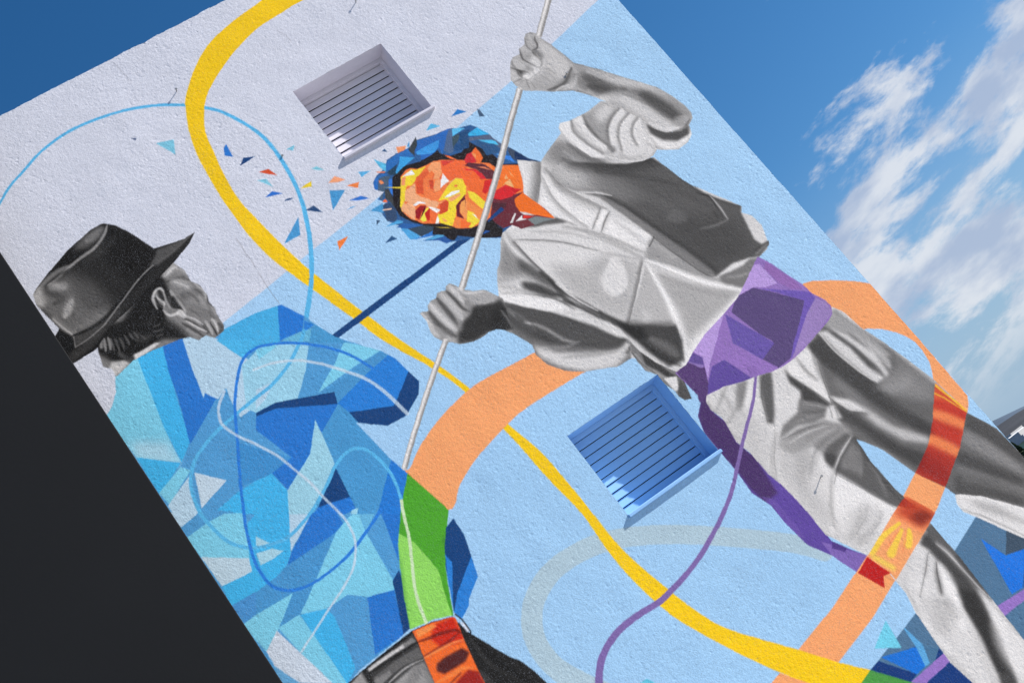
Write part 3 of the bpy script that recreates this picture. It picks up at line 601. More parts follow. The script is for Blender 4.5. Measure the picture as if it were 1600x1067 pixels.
('s',0,184,[4030,2479,3913,2346,3860,2242],14.6,14.6,1.0,0.4,1),
('s',0,168,[4143,2233,4057,2151,3984,2061],9.6,9.6,1.0,0.48,1),
('s',0,118,[3969,3231,3868,3176,3771,3120],20.5,20.5,1.0,0.56,1),
('p',0,112,[4044,3205,4114,3182,4025,3093,3922,3016,3903,3053],16.0,0.8,0,1),
('s',0,240,[4133,3144,4018,3048,3894,2937],23.3,23.3,1.0,0.56,1),
('s',0,132,[3762,3200,3771,3120,3819,3087],17.7,17.7,1.0,0.48,1),
('s',0,170,[3777,3067,3762,2930,3800,2856],22.9,22.9,1.0,0.4,1),
('s',0,160,[3815,2261,3792,2466,3773,2706,3742,2847,3760,2957,3706,3042,3772,3218],46.8,46.8,-1,0.5,1),
('s',0,186,[3946,2999,3863,2812,3817,2699],43.1,43.1,1.0,0.28,1),
('s',0,138,[4030,2729,3880,2604,3797,2435,3807,2235],77.8,77.8,-1,0.45,1),
('s',0,120,[4317,2345,4156,2260,4033,2136,3938,1995],68.0,68.0,-1,0.55,1),
('s',0,232,[4284,2338,4128,2265,4013,2150],21.9,21.9,1.0,0.4,1),
('s',0,150,[4221,1945,4080,1896,3975,1852],77.0,77.0,-1,0.4,1),
('s',0,150,[4277,1846,4126,1805,4018,1793],76.9,76.9,-1,0.35,1),
('s',0,172,[4129,2492,3999,2400,3888,2237],28.7,28.7,1.0,0.32,1),
('s',0,150,[4226,2455,4082,2402,3980,2323],32.2,32.2,1.0,0.32,1),
('s',0,150,[3755,2540,3725,2772,3763,2862,3737,3034,3757,3188],49.5,49.5,-1,0.5,1),
('p',0,172,[4011,2727,4192,2601,3983,2290,3946,1961,4005,1743,3848,2029,3805,2415],110.4,0.5,0,1),
('p',0,160,[4050,2005,4235,1995,4267,1853,4021,1761,3920,1861],72.7,0.4,0,1),
('p',0,182,[3794,3187,3973,3095,4001,2826,3811,2531,3749,2755,3740,3007],88.0,0.5,0,1),
('s',0,104,[4116,3170,4043,3110,3964,3054],60.8,60.8,-1,0.5,1),
('s',0,120,[3903,3222,3895,3117,3866,3044],22.5,22.5,1.0,0.4,1),
('s',0,128,[3772,3016,3862,3040,3957,3106,3991,3193],70.6,70.6,-1,0.45,1),
('s',0,180,[3956,2084,3933,1973,3896,1915],44.4,44.4,1.0,0.4,1),
('s',0,175,[4167,1908,4047,1879,3956,1845],52.8,52.8,1.0,0.4,1),
('s',0,160,[4211,1820,4091,1792,3970,1793],61.5,61.5,1.0,0.32,1),
('s',0,150,[3826,2161,3824,2022,3875,1874],21.7,21.7,1.0,0.4,1),
('p',0,92,[4452,1609,4524,1601,4542,1503,4539,1253,4511,997,4473,942,4464,1030,4413,1204,4403,1391,4383,1502],13.5,1,0,1),
('p',0,70,[4419,1590,4430,1469,4438,1296,4443,1072,4426,975,4382,817,4320,660,4227,441,4199,288,4073,379,4160,577,4237,813,4284,1022,4339,1160,4358,1311,4359,1477,4336,1536],23.8,1,0,1),
('p',0,48,[4339,1160,4418,1063,4373,904,4322,725,4224,531,4169,570,4252,829,4284,1022],24.1,0.8,0,1),
('s',0,200,[4438,1478,4458,1366,4464,1209,4471,1053,4487,973],36.1,18.2,1.0,0.64,1),
('s',0,60,[4489,1316,4488,1151,4494,995],60.9,60.9,1.0,0.56,1),
('s',0,215,[4442,991,4429,865,4427,704,4430,582],51.1,97.3,1.0,0.68,1),
('s',0,130,[4464,948,4471,780,4470,620],14.7,14.7,1.0,0.56,1),
('s',0,222,[4413,849,4331,639,4314,466],135.3,135.3,1.0,0.64,1),
('s',0,90,[4343,1377,4282,1296,4219,1190],28.5,52.1,1.0,0.68,1),
('s',0,130,[4344,1460,4243,1379,4078,1262],21.5,21.5,1.0,0.52,1),
('s',0,235,[4346,1347,4322,1240,4259,1093,4182,932],98.2,73.7,1.0,0.64,1),
('s',0,150,[4157,1166,4108,1065,4019,1021],136.4,136.4,1.0,0.36,1),
('s',0,120,[4213,1126,4206,1022],73.2,73.2,1.0,0.28,1),
('s',0,235,[4173,1346,4065,1231,4013,1079,3983,887],135.9,135.9,1.0,0.4,1),
('s',0,195,[4257,1535,4159,1480,4070,1418],52.2,52.2,1.0,0.4,1),
('s',0,158,[3931,1057,3938,840,3979,628],81.0,81.0,1.0,0.4,1),
('p',0,176,[4071,1336,4132,1237,4132,1075,4041,899,4004,1005,4019,1182],66.1,0.5,0,1),
('s',0,170,[4224,848,4163,706,4100,532],72.1,72.1,1.0,0.32,1),
('s',0,120,[4046,1408,4024,1287,3988,1150],14.7,14.7,1.0,0.4,1),
('f',24,0,[0,0],9.8),
('m',24,0,[1279,9029]),
('s',0,244,[4819,3168,4820,2989,4867,2745,4920,2613],15.5,15.5,1.0,0.48,1),
('s',0,60,[4798,3159,4806,2973,4849,2740,4900,2606],10.2,10.2,1.0,0.48,1),
('s',0,66,[4514,2676,4489,2781,4439,2915,4412,3010],10.0,10.0,1.0,0.52,1),
('s',0,56,[4517,2674,4575,2815,4656,2999],7.5,7.5,1.0,0.4,1),
('s',0,110,[4487,2670,4452,2600],7.4,7.4,1.0,0.48,1),
('s',0,110,[4522,2656,4497,2581],7.4,7.4,1.0,0.48,1),
('s',0,60,[4478,2398,4340,2348,4228,2293,4130,2218],9.7,9.7,1.0,0.44,1),
('s',0,230,[4462,2409,4320,2361,4214,2303],9.8,9.8,1.0,0.48,1),
('s',0,66,[4249,3139,4139,3040,4031,2842],10.0,10.0,1.0,0.44,1),
('s',0,80,[4180,2274,4268,2086,4358,1874],7.2,7.2,1.0,0.4,1),
('s',0,134,[4059,2798,3970,2690,3876,2586,3806,2468],7.2,7.2,1.0,0.44,1),
('s',0,54,[4536,2736,4552,2660,4594,2561,4683,2485],10.0,10.0,1.0,0.44,1),
('s',0,240,[4552,2690,4624,2623,4670,2529],12.6,12.6,1.0,0.44,1),
('s',0,110,[3772,3218,3706,3042,3757,2954,3740,2844,3770,2703,3789,2463,3812,2259],7.2,7.2,1.0,0.4,1),
('s',0,190,[4339,2802,4413,2739,4468,2668],7.4,7.4,1.0,0.48,1),
('s',0,80,[4312,2771,4395,2719,4455,2663],7.4,7.4,1.0,0.4,1),
('s',0,74,[4031,2684,4211,2656,4370,2603],7.3,7.3,1.0,0.4,1),
('s',0,210,[4059,2628,4230,2619,4392,2568],9.8,9.8,1.0,0.4,1),
('s',0,120,[4384,3046,4391,2891,4364,2830,4290,2781],7.4,7.4,1.0,0.48,1),
('s',0,130,[5011,3052,5064,2873,5061,2670],7.7,7.7,1.0,0.4,1),
('s',0,60,[4343,1377,4283,1295,4223,1194],11.7,11.7,1.0,0.52,1),
('s',0,90,[4344,1460,4243,1379,4078,1262],8.6,8.6,1.0,0.44,1),
('s',0,236,[4434,1473,4456,1364,4463,1207,4469,1051,4485,974],11.7,11.7,1.0,0.44,1),
('s',0,120,[4167,1908,4069,1877,3994,1846],8.7,8.7,1.0,0.28,1),
('s',0,120,[4211,1820,4091,1792],8.7,8.7,1.0,0.24,1),
('s',25,(122,102,162),[4214,3189,4115,3087,4022,3006,3813,2854,3635,2715,3495,2606,3341,2515,3188,2443,3013,2373,2828,2323,2685,2300,2573,2288,2389,2302,2216,2293,2067,2242,1967,2169,1891,2071,1830,1938],19.9,53.2,0,1,0),
('p',24,214,[4794,1652,4828,1634,4946,1535,5144,1292,5255,1140,5073,961,4983,1131,4889,1299,4808,1447,4755,1525,4756,1593],0.0,1,0,0),
('p',0,150,[4847,1587,5000,1411,5080,1228,5207,1093,5156,1044,5031,1245,4867,1475],37.6,0.6,0,1),
('s',0,225,[4815,1620,4995,1472,5131,1279],23.5,23.5,1.0,0.56,1),
('s',0,120,[4752,1555,4862,1404,5000,1148],17.3,17.3,1.0,0.4,1),
('t',0,[(0,(70,22,24)),(60,(120,32,30)),(100,(176,58,46)),(140,(226,112,66)),(190,(250,158,104)),(225,(250,170,120))],[5272,2364,5320,2068,5075,1890,4776,1734,4667,1938,4889,2036,5043,2151]),
('t',0,[(0,(70,22,24)),(60,(120,32,30)),(100,(176,58,46)),(140,(226,112,66)),(190,(250,158,104)),(225,(250,170,120))],[4495,1856,4590,1640,4473,1597,4024,1451,4021,1508,3974,1690,4342,1814]),
('k',0,0,[5286,2379,5320,2068,5075,1890,4776,1734,4667,1938,4889,2036,5043,2151]),
('p',0,(214,96,60),[5206,2372,5347,2000,5295,1946,5102,2261],73.3,0.7,0,1),
('s',0,(246,152,92),[5067,2224,5161,2099,5238,1956],90.5,90.5,1.0,0.72,1),
('s',0,(246,152,92),[4919,2102,4984,1982,5063,1809],94.7,94.7,1.0,0.76,1),
('s',0,(176,44,40),[5148,2275,5222,2163,5299,2019],80.6,80.6,1.0,0.64,1),
('s',0,(190,58,46),[4998,2152,5073,2025,5149,1898],89.9,89.9,1.0,0.64,1),
('s',0,(128,36,36),[4727,1984,4800,1875,4840,1730],145.9,145.9,1.0,0.64,1),
('s',0,(150,44,40),[4806,2017,4870,1914,4936,1780],104.7,104.7,1.0,0.48,1),
('s',0,(235,196,60),[5257,2355,5282,2243,5307,2130,5314,2060],17.9,17.9,0.4,0.8,1),
('s',0,(226,170,60),[5211,2307,5245,2238,5281,2137,5307,2071],14.4,9.3,0.4,0.8,1),
('k',0,0,[4495,1856,4590,1640,4473,1597,4024,1451,4021,1508,3974,1690,4342,1814]),
('p',0,(248,160,106),[3902,1785,4386,1840,4621,1619,4529,1456,3978,1401],0.0,1,0,1),
('p',0,(176,60,40),[4334,1819,4511,1839,4601,1598,4425,1614],65.3,0.9,0,1),
('p',0,(120,45,36),[4404,1725,4435,1624,4563,1625,4519,1713],37.3,0.8,0,1),
('s',0,(250,208,70),[4023,1700,4159,1730,4317,1732],61.5,25.3,0.6,0.8,1),
('s',0,(250,208,70),[4120,1604,4203,1643,4299,1688],61.4,25.3,0.6,0.8,1),
('s',0,(250,208,70),[4265,1585,4314,1621,4342,1658],61.7,25.4,0.6,0.8,1),
('p',0,(250,205,90),[4006,1698,4028,1655,4086,1517,4053,1499,3984,1658],18.2,0.85,0,1),
('s',0,(226,130,80),[4115,1649,4225,1684,4294,1691],11.9,8.7,1.0,0.56,1),
('s',0,(235,140,90),[4193,1566,4275,1621,4323,1671],15.1,11.8,1.0,0.64,1),
('p',0,(184,34,34),[3966,1688,4025,1505,3968,1520,3919,1454,3834,1640],0.0,1,0,0),
('p',26,(48,92,146),[2810,5937,2762,5995,2788,6051,2839,6084,2937,6106,2983,6157,3076,6163,3194,6153,3271,6178,3424,6139,3545,6121,3606,6087,3702,6059,3730,6012,3770,5923,3780,5869,3797,5808,3833,5730,3899,5569,3961,5487,3902,5465,3818,5568,3775,5461,3685,5339,3739,5149,3756,5025,3593,5036,3489,5099,3448,5166,3350,5146,3320,5121,3152,5234,3017,5292,2940,5325,2924,5401,2825,5493,2751,5504,2746,5572,2737,5643,2691,5720,2695,5802,2726,5847,2776,5853,2733,5909],0.0,1,0,0),
('p',0,(34,30,34),[2843,5889,2936,6006,3044,6044,3189,6002,3265,6016,3358,6023,3354,5984,3375,5961,3411,5916,3505,5895,3604,5948,3620,5903,3654,5835,3692,5756,3710,5629,3816,5566,3765,5516,3603,5502,3332,5205,3369,5181,3329,5127,3205,5195,3063,5313,3009,5385,2930,5497,2843,5599,2794,5699,2805,5810],0.0,1,0,1),
('p',0,(44,108,180),[2963,6141,3066,6156,3172,6155,3174,6069,3072,6106,3021,6080,2930,6064,2924,6083],0.0,1,0,1),
('p',0,(60,158,220),[3085,6125,3171,6056,3080,6040,2974,6012,2976,6033,3034,6070],0.0,1,0,1),
('p',0,(90,185,228),[2906,6217,2963,6141,2923,6076,2909,6139],0.0,1,0,1),
('p',0,(36,66,90),[2926,6067,3025,6081,2966,6010,2926,6029],0.0,1,0,1),
('p',0,(52,64,72),[3174,6138,3233,6184,3289,6201,3269,6168,3193,6087,3183,6063],0.0,1,0,1),
('p',0,(44,104,182),[3275,6168,3445,6129,3540,6124,3551,6106,3404,5994,3363,5959,3383,6023,3334,6009,3288,6002,3202,6005,3221,6046,3202,6081,3206,6102],0.0,1,0,1),
('p',0,(62,150,220),[3209,6092,3303,6091,3424,6081,3374,6029,3329,6012,3290,6015,3204,6065],0.0,1,0,1),
('p',0,(80,104,140),[3531,6111,3559,6108,3519,6041,3449,5933,3414,5941,3396,5983,3477,6069],0.0,1,0,1),
('p',0,(90,185,232),[3556,6103,3595,6100,3647,6058,3526,6052],0.0,1,0,1),
('p',0,(58,80,92),[3522,6051,3596,6044,3541,5995,3464,5954],0.0,1,0,1),
('p',0,(38,80,130),[3596,6044,3671,6034,3573,5897,3454,5930,3483,5972,3550,5998],0.0,1,0,1),
('p',0,(44,106,178),[2779,6024,2825,6073,2896,6071,2920,6048,2884,6034,2844,6053,2801,6009],0.0,1,0,1),
('p',0,(70,90,112),[2848,6058,2899,6047,2923,6023,2869,5964,2801,6009],0.0,1,0,1),
('p',0,(36,76,120),[3589,6049,3656,6036,3616,5961,3574,5912,3509,5916],0.0,1,0,1),
('p',0,(60,175,228),[3640,6004,3737,6010,3764,5957,3783,5902,3726,5932,3632,5984],0.0,1,0,1),
('p',0,(84,100,128),[3624,5972,3791,5899,3800,5824,3822,5779,3779,5683,3773,5749,3745,5845,3673,5916,3609,5943],0.0,1,0,1),
('p',0,(46,86,130),[3650,5923,3742,5840,3773,5749,3748,5735,3646,5764,3652,5829,3636,5894],0.0,1,0,1),
('p',0,(80,185,230),[3670,5917,3761,5856,3777,5832,3780,5787,3728,5841],0.0,1,0,1),
('p',0,(24,50,90),[3839,5736,3917,5569,3957,5473,3922,5473,3886,5528,3811,5585,3807,5665],0.0,1,0,1),
('p',0,(60,74,96),[3817,5735,3849,5683,3805,5605,3795,5657],0.0,1,0,1),
('p',0,(80,150,215),[3712,5742,3739,5718,3725,5704],0.0,1,0,1),
('p',0,(58,130,220),[3766,5684,3797,5660,3795,5592,3773,5618,3746,5666],0.0,1,0,1),
('p',0,(42,106,186),[2751,5997,2812,6069,2837,6052,2769,5962,2735,5873,2705,5886],0.0,1,0,1),
('p',0,(74,96,120),[2835,6053,2900,6010,2832,5958,2751,5877,2753,5928],0.0,1,0,1),
('p',0,(50,120,215),[2903,6008,2923,5995,2840,5863,2858,5948],0.0,1,0,1),
('p',0,(62,66,70),[2824,5955,2854,5943,2836,5858,2801,5777,2803,5828,2788,5883],0.0,1,0,1),
('p',0,(52,76,110),[2748,5872,2804,5820,2796,5751,2766,5698,2735,5681,2689,5723,2723,5807],0.0,1,0,1),
('p',0,(72,150,210),[2643,5861,2739,5859,2704,5794,2639,5856],0.0,1,0,0),
('p',0,(80,165,220),[2653,5685,2755,5682,2788,5653,2779,5641],0.0,1,0,0),
('p',0,(46,100,170),[2714,5637,2774,5633,2895,5544,2861,5523,2785,5574],0.0,1,0,0),
('p',0,(56,74,92),[2776,5580,2892,5539,2948,5487,2927,5457,2823,5469],0.0,1,0,0),
('p',0,(80,165,222),[2738,5610,2784,5572,2822,5477,2789,5466,2743,5494],0.0,1,0,0),
('p',0,(50,120,205),[2752,5488,2828,5466,2924,5459,2898,5426],0.0,1,0,0),
('p',0,(46,92,160),[2816,5430,2899,5418,2986,5374,3045,5326,2994,5310,2949,5311,2917,5369],0.0,1,0,0),
('p',0,(84,165,215),[2828,5429,2947,5411,2978,5372,2885,5398],0.0,1,0,0),
('p',0,(36,34,38),[2941,5477,3150,5330,3125,5295,3054,5320,3015,5303,2993,5318,2968,5386,2905,5436],0.0,1,0,0),
('p',26,(240,124,68),[2990,5977,3054,6002,3092,5997,3133,5962,3209,5952,3270,5953,3333,5924,3456,5843,3528,5774,3624,5697,3642,5637,3697,5628,3808,5555,3775,5461,3685,5339,3628,5310,3366,5300,3239,5306,3172,5319,3092,5372,3056,5422,3017,5475,2958,5508,2897,5555,2870,5600,2848,5627,2835,5676,2829,5726,2841,5770,2914,5867],0.0,1,0,0),
('p',0,(244,212,58),[2973,5961,3018,5931,3038,5903,2967,5875,2899,5786,2866,5719,2828,5722,2837,5768],0.0,1,0,1),
('p',0,(244,212,58),[2982,5969,3095,5985,3119,5961,3201,5945,3088,5898,3014,5867,2944,5914],0.0,1,0,1),
('p',0,(244,212,58),[3106,5647,3237,5710,3325,5720,3392,5682,3319,5580,3218,5550,3169,5501,3120,5445,3081,5405,3014,5450,3014,5516,3037,5553,3112,5532,3163,5587,3163,5624],0.0,1,0,1),
('p',0,(246,150,104),[2985,5960,3026,5962,2973,5894,2950,5910],0.0,1,0,1),
('p',0,(238,236,238),[3000,5972,3091,5979,3091,5931],0.0,1,0,1),
('p',0,(222,96,58),[3079,5904,3196,5918,3264,5948,3314,5915,3205,5740,3032,5855],0.0,1,0,1),
('p',0,(247,158,108),[3196,5918,3259,5951,3319,5912,3265,5826,3168,5764,3141,5782,3220,5856,3192,5875],0.0,1,0,1),
('p',0,(240,120,66),[3101,5859,3216,5889,3215,5859,3132,5788,3077,5825],0.0,1,0,1),
('p',0,(234,104,58),[3320,5923,3427,5863,3494,5811,3366,5632,3284,5738,3273,5836],0.0,1,0,1),
('p',0,(205,62,52),[3326,5922,3409,5867,3311,5872],0.0,1,0,1),
('p',0,(238,236,238),[3270,5823,3271,5739,3205,5740,3198,5744],0.0,1,0,1),
('p',0,(247,160,110),[3271,5739,3335,5734,3378,5690,3259,5703],0.0,1,0,1),
('p',0,(244,212,58),[3246,5713,3333,5731,3376,5688,3355,5640],0.0,1,0,1),
('p',0,(247,172,128),[2948,5858,3047,5867,3002,5792,3020,5742,3093,5656,3105,5626,3050,5596,3005,5663,2999,5712,2933,5711,2917,5670,2871,5613,2861,5608,2832,5727,2837,5753,2899,5786],0.0,1,0,1),
('p',0,(214,84,50),[3058,5874,3118,5864,3048,5754,3011,5786],0.0,1,0,1),
('p',0,(240,125,72),[3118,5864,3228,5792,3145,5674,3106,5647,3061,5678,3044,5749],0.0,1,0,1),
('p',0,(205,75,50),[3148,5830,3178,5817,3133,5742,3117,5767],0.0,1,0,1),
('p',0,(247,158,108),[3189,5803,3228,5792,3174,5715,3131,5721,3139,5760],0.0,1,0,1),
('p',0,(238,238,240),[3230,5790,3277,5751,3213,5733,3183,5723],0.0,1,0,1),
('p',0,(240,120,66),[2884,5789,2916,5764,2887,5760],0.0,1,0,1),
('p',0,(238,238,240),[2925,5720,2976,5727,3013,5695,3013,5676,2979,5703,2940,5703],0.0,1,0,1),
('p',0,(150,28,36),[2913,5673,2969,5687,3009,5664,2942,5631,2897,5594,2884,5618],0.0,1,0,1),
('p',0,(60,20,26),[2872,5604,2902,5591,2977,5652,3007,5662,2967,5629,2911,5585],0.0,1,0,1),
('p',0,(247,225,80),[2902,5591,2999,5645,3025,5635,2957,5614,2935,5554,2909,5564],0.0,1,0,1),
('p',0,(190,40,36),[2957,5614,3021,5630,2997,5587,2958,5539,2942,5554],0.0,1,0,1),
('p',0,(240,110,60),[3025,5635,3048,5575,2975,5498,2929,5536,2909,5564,2957,5547],0.0,1,0,1),
('p',0,(240,240,240),[3012,5655,3068,5584,3074,5569,3037,5568,3019,5617],0.0,1,0,1),
('p',0,(205,76,46),[3097,5620,3160,5619,3168,5598,3132,5556,3120,5534,3052,5542,3047,5553,3077,5578],0.0,1,0,1),
('p',0,(247,150,100),[3100,5629,3161,5622,3102,5613],0.0,1,0,1),
('p',0,(238,240,240),[3029,5547,3021,5512,2996,5481,2977,5497],0.0,1,0,1),
('p',0,(238,240,240),[3159,5646,3239,5656,3296,5633,3286,5617,3192,5627],0.0,1,0,1),
('p',0,(247,165,110),[3176,5623,3291,5606,3264,5587,3189,5585,3174,5602],0.0,1,0,1),
('p',0,(240,125,70),[3282,5688,3307,5686,3303,5666,3281,5673],0.0,1,0,1),
('p',0,(100,30,44),[3198,5541,3303,5576,3279,5532,3221,5526,3185,5476,3181,5405,3145,5458],0.0,1,0,1),
('p',0,(247,150,90),[3229,5528,3297,5535,3196,5394,3183,5418,3191,5479],0.0,1,0,1),
('p',0,(70,24,34),[3298,5579,3286,5542,3237,5478,3241,5498],0.0,1,0,1),
('p',0,(240,130,70),[3125,5457,3192,5389,3150,5330,3045,5400,3080,5413],0.0,1,0,1),
('p',0,(247,160,100),[3047,5516,3066,5459,3040,5477],0.0,1,0,1),
('p',0,(196,42,54),[3496,5841,3548,5867,3552,5834,3552,5757,3466,5799],0.0,1,0,1),
('p',0,(240,112,52),[3576,5872,3620,5881,3630,5828,3616,5776,3568,5743,3542,5763,3562,5819],0.0,1,0,1),
('p',0,(247,150,90),[3570,5868,3593,5830,3565,5795],0.0,1,0,1),
('p',0,(92,46,56),[3450,5787,3494,5792,3587,5711,3615,5608,3545,5513,3509,5537,3515,5697],0.0,1,0,1),
('p',0,(240,140,100),[3521,5728,3572,5691,3603,5639,3564,5680],0.0,1,0,1),
('p',0,(210,46,54),[3422,5775,3501,5715,3524,5653,3518,5531,3477,5559,3478,5684],0.0,1,0,1),
('p',0,(238,104,52),[3392,5772,3484,5711,3492,5599,3490,5550,3353,5641],0.0,1,0,1),
('p',0,(240,116,52),[3625,5670,3658,5649,3619,5614,3608,5636],0.0,1,0,1),
('p',0,(240,116,48),[3663,5599,3732,5599,3797,5556,3783,5481,3725,5393,3545,5513],0.0,1,0,1),
('p',0,(247,170,110),[3668,5550,3655,5439,3596,5479],0.0,1,0,1),
('p',0,(250,190,140),[3707,5570,3709,5485,3701,5520],0.0,1,0,1),
('p',0,(236,108,54),[3404,5674,3560,5570,3393,5434,3363,5476,3345,5593],0.0,1,0,1),
('p',0,(206,44,44),[3502,5594,3560,5570,3486,5506,3437,5494,3429,5522],0.0,1,0,1),
('p',0,(247,214,64),[3341,5596,3380,5547,3402,5427,3342,5400,3318,5536],0.0,1,0,1),
('p',0,(244,140,76),[3289,5533,3339,5387,3271,5330,3274,5372,3256,5458],0.0,1,0,1),
('p',0,(247,214,64),[3245,5458,3269,5412,3267,5325,3181,5316,3156,5347],0.0,1,0,1),
('p',0,(240,240,236),[3252,5416,3268,5391,3265,5345],0.0,1,0,1),
('p',0,(240,110,54),[3156,5421,3206,5351,3158,5331,3113,5361],0.0,1,0,1),
('p',0,(247,160,90),[3242,5542,3284,5544,3233,5473,3184,5461],0.0,1,0,1),
('p',0,(240,116,48),[3587,5552,3758,5438,3681,5353,3660,5390,3607,5486,3535,5481],0.0,1,0,1),
('p',0,(250,180,120),[3611,5491,3670,5497,3653,5417],0.0,1,0,1),
('p',0,(206,40,48),[3511,5475,3613,5475,3658,5406,3696,5374,3590,5369,3508,5387,3460,5433],0.0,1,0,1),
('p',0,(90,185,225),[2904,6217,2960,6130,2920,6075,2904,6130],0.0,1,0,0),
('p',0,(56,64,70),[3170,6140,3288,6204,3250,6133,3179,6085,3170,6110],0.0,1,0,0),
('p',0,(80,150,205),[3181,6170,3225,6202,3193,6152],0.0,1,0,0),
('p',0,(70,150,205),[2634,5862,2747,5863,2709,5791],0.0,1,0,0),
('p',0,(200,46,56),[3474,5823,3523,5860,3565,5855,3568,5754,3515,5776],0.0,1,0,0),
('p',0,(240,112,52),[3565,5855,3615,5873,3621,5818,3610,5764,3573,5742,3546,5753,3558,5806],0.0,1,0,0),
('p',0,(247,150,90),[3559,5852,3586,5821,3555,5785],0.0,1,0,0),
('p',0,(236,112,60),[3372,5957,3402,5922,3442,5845,3396,5895],0.0,1,0,0),
('p',0,(232,205,60),[2825,5975,2944,5899,2936,5886],0.0,1,0,0),
('p',0,(226,196,60),[2947,5484,3017,5434,3066,5391,3013,5428],0.0,1,0,0),
('p',0,(240,150,104),[3107,6210,3177,6179,3149,6154,3090,6159],0.0,1,0,0),
('p',0,(240,140,90),[2830,6040,2851,6033,2852,5999,2824,6003],0.0,1,0,0),
('p',0,(236,110,60),[2751,5875,2784,5886,2787,5851,2766,5858],0.0,1,0,0),
('p',0,(250,200,170),[2713,5819,2783,5787,2767,5783,2713,5809],0.0,1,0,0),
('p',0,(240,130,80),[2856,6114,2921,6077,2905,6073,2859,6103],0.0,1,0,0),
('p',26,(104,44,56),[3463,5434,3602,5374,3692,5348,3743,5154,3756,5025,3593,5036,3489,5099,3448,5166,3376,5182,3354,5242,3350,5311,3407,5372],0.0,1,0,0),
('p',0,(206,40,48),[3513,5488,3613,5475,3658,5406,3688,5372,3582,5367,3508,5387,3460,5433],5.9,1,0,1),
('p',0,(70,40,50),[3429,5409,3529,5342,3495,5313,3407,5342],11.7,0.8,0,1),
('p',0,(236,112,40),[3598,5334,3686,5350,3728,5194,3756,5030,3645,5138,3565,5225,3569,5285],0.0,1,0,1),
('p',0,(210,205,205),[3563,5226,3600,5198,3647,5133,3574,5190],0.0,1,0,1),
('p',0,(216,50,44),[3574,5190,3637,5128,3549,5165],0.0,1,0,1),
('p',0,(120,130,132),[3642,5125,3756,5030,3731,4976,3599,5050,3577,5139],0.0,1,0,1),
('p',0,(215,215,215),[3526,5236,3534,5227,3463,5178,3443,5188],0.0,1,0,1),
('p',0,(225,225,225),[3563,5193,3546,5167,3579,5141,3489,5176],0.0,1,0,1),
('p',0,(110,52,60),[3490,5168,3580,5133,3590,5056,3493,5099],0.0,1,0,1),
('p',0,(36,34,36),[3287,5296,3346,5286,3371,5181,3348,5159,3331,5127,3281,5168,3209,5216],15.0,0.95,0,0),
('p',0,(30,84,160),[3216,5226,3254,5241,3280,5213],0.0,1,0,0),
('p',0,(18,66,124),[3319,5304,3471,5336,3477,5303,3315,5285],0.0,1,0,0),
('p',27,205,[3818,5602,3961,5487,4103,5551,4251,5606,4480,5301,4636,5052,4726,5028,4751,4866,4800,4696,5025,4309,4989,4266,5037,4200,5046,4094,5003,3976,4949,3913,4849,3895,4561,3715,4231,3623,3997,3565,3861,3474,3718,3523,3616,3734,3421,3867,3235,4086,3118,4320,3043,4495,2998,4713,3078,4847,3134,4924,3207,4984,3290,5096,3349,5154,3448,5166,3489,5099,3590,5071,3670,5057,3756,5025,3739,5149,3686,5332,3738,5418],0.0,1,0,0),
('p',0,206,[3808,5579,3909,5529,3944,5466,3849,5347,3715,5201,3672,5346,3758,5449],0.0,1,0,1),
('s',0,96,[3948,5469,3849,5347,3709,5200],191.2,191.2,-1,0.75,1),
('s',0,240,[3678,5337,3762,5447,3814,5566],130.4,130.4,-1,0.5,1),
('p',0,126,[4212,5573,4303,5369,4421,5183,4262,5114,4120,5265,4026,5412,3986,5495,4123,5574],65.7,0.9,0,1),
('s',0,70,[4235,5500,4282,5341,4369,5184],48.7,48.7,1.0,0.44,1),
('s',0,190,[4166,5460,4211,5317,4305,5169],41.8,41.8,1.0,0.4,1),
('s',0,84,[4123,5404,4210,5247,4345,5087],69.7,69.7,1.0,0.48,1),
('s',0,172,[4048,5510,4029,5382,4023,5273],62.3,62.3,1.0,0.4,1),
('p',0,168,[3977,5416,4188,5219,4245,4958,4055,5113,3988,5227,3952,5348],56.5,0.9,0,1),
('p',0,226,[3943,5438,3899,5244,3937,5025,4047,4869,3937,4793,3840,4899,3774,5011,3739,5199],21.3,1,0,1),
('s',0,118,[3963,5397,3963,5244,4030,5080,4103,4942,4133,4881],130.0,130.0,-1,0.65,1),
('s',0,140,[3894,5359,3851,5180,3869,5003,3921,4839],103.0,103.0,-1,0.55,1),
('s',0,236,[3941,5384,3909,5224,3951,5044,4047,4902],25.2,25.2,1.0,0.48,1),
('s',0,150,[3858,5257,3853,5082,3898,4942],22.2,22.2,1.0,0.36,1),
('s',0,128,[4106,4912,4013,4851,3935,4797],16.3,16.3,1.0,0.56,1),
('p',0,230,[4107,4898,4136,4851,4000,4737,3948,4788],6.4,1,0,1),
('s',0,104,[4136,4842,4060,4801,3983,4744],16.3,16.3,1.0,0.64,1),
('p',0,226,[4132,4807,4288,4495,4168,4429,3989,4723],17.0,1,0,1),
('s',0,160,[4119,4780,4168,4597,4196,4470],40.5,40.5,1.0,0.32,1),
('s',0,84,[4289,4483,4208,4440],16.2,16.2,1.0,0.68,1),
('p',0,150,[4235,4487,4303,4474,4372,4271,4446,3980,4606,3765,4420,3918,4266,4141,4120,4382],29.5,0.95,0,1),
('s',0,176,[4246,4436,4310,4259],40.2,40.2,1.0,0.4,1),
('s',0,120,[3969,4736,4062,4560,4147,4409],21.9,21.9,1.0,0.44,1),
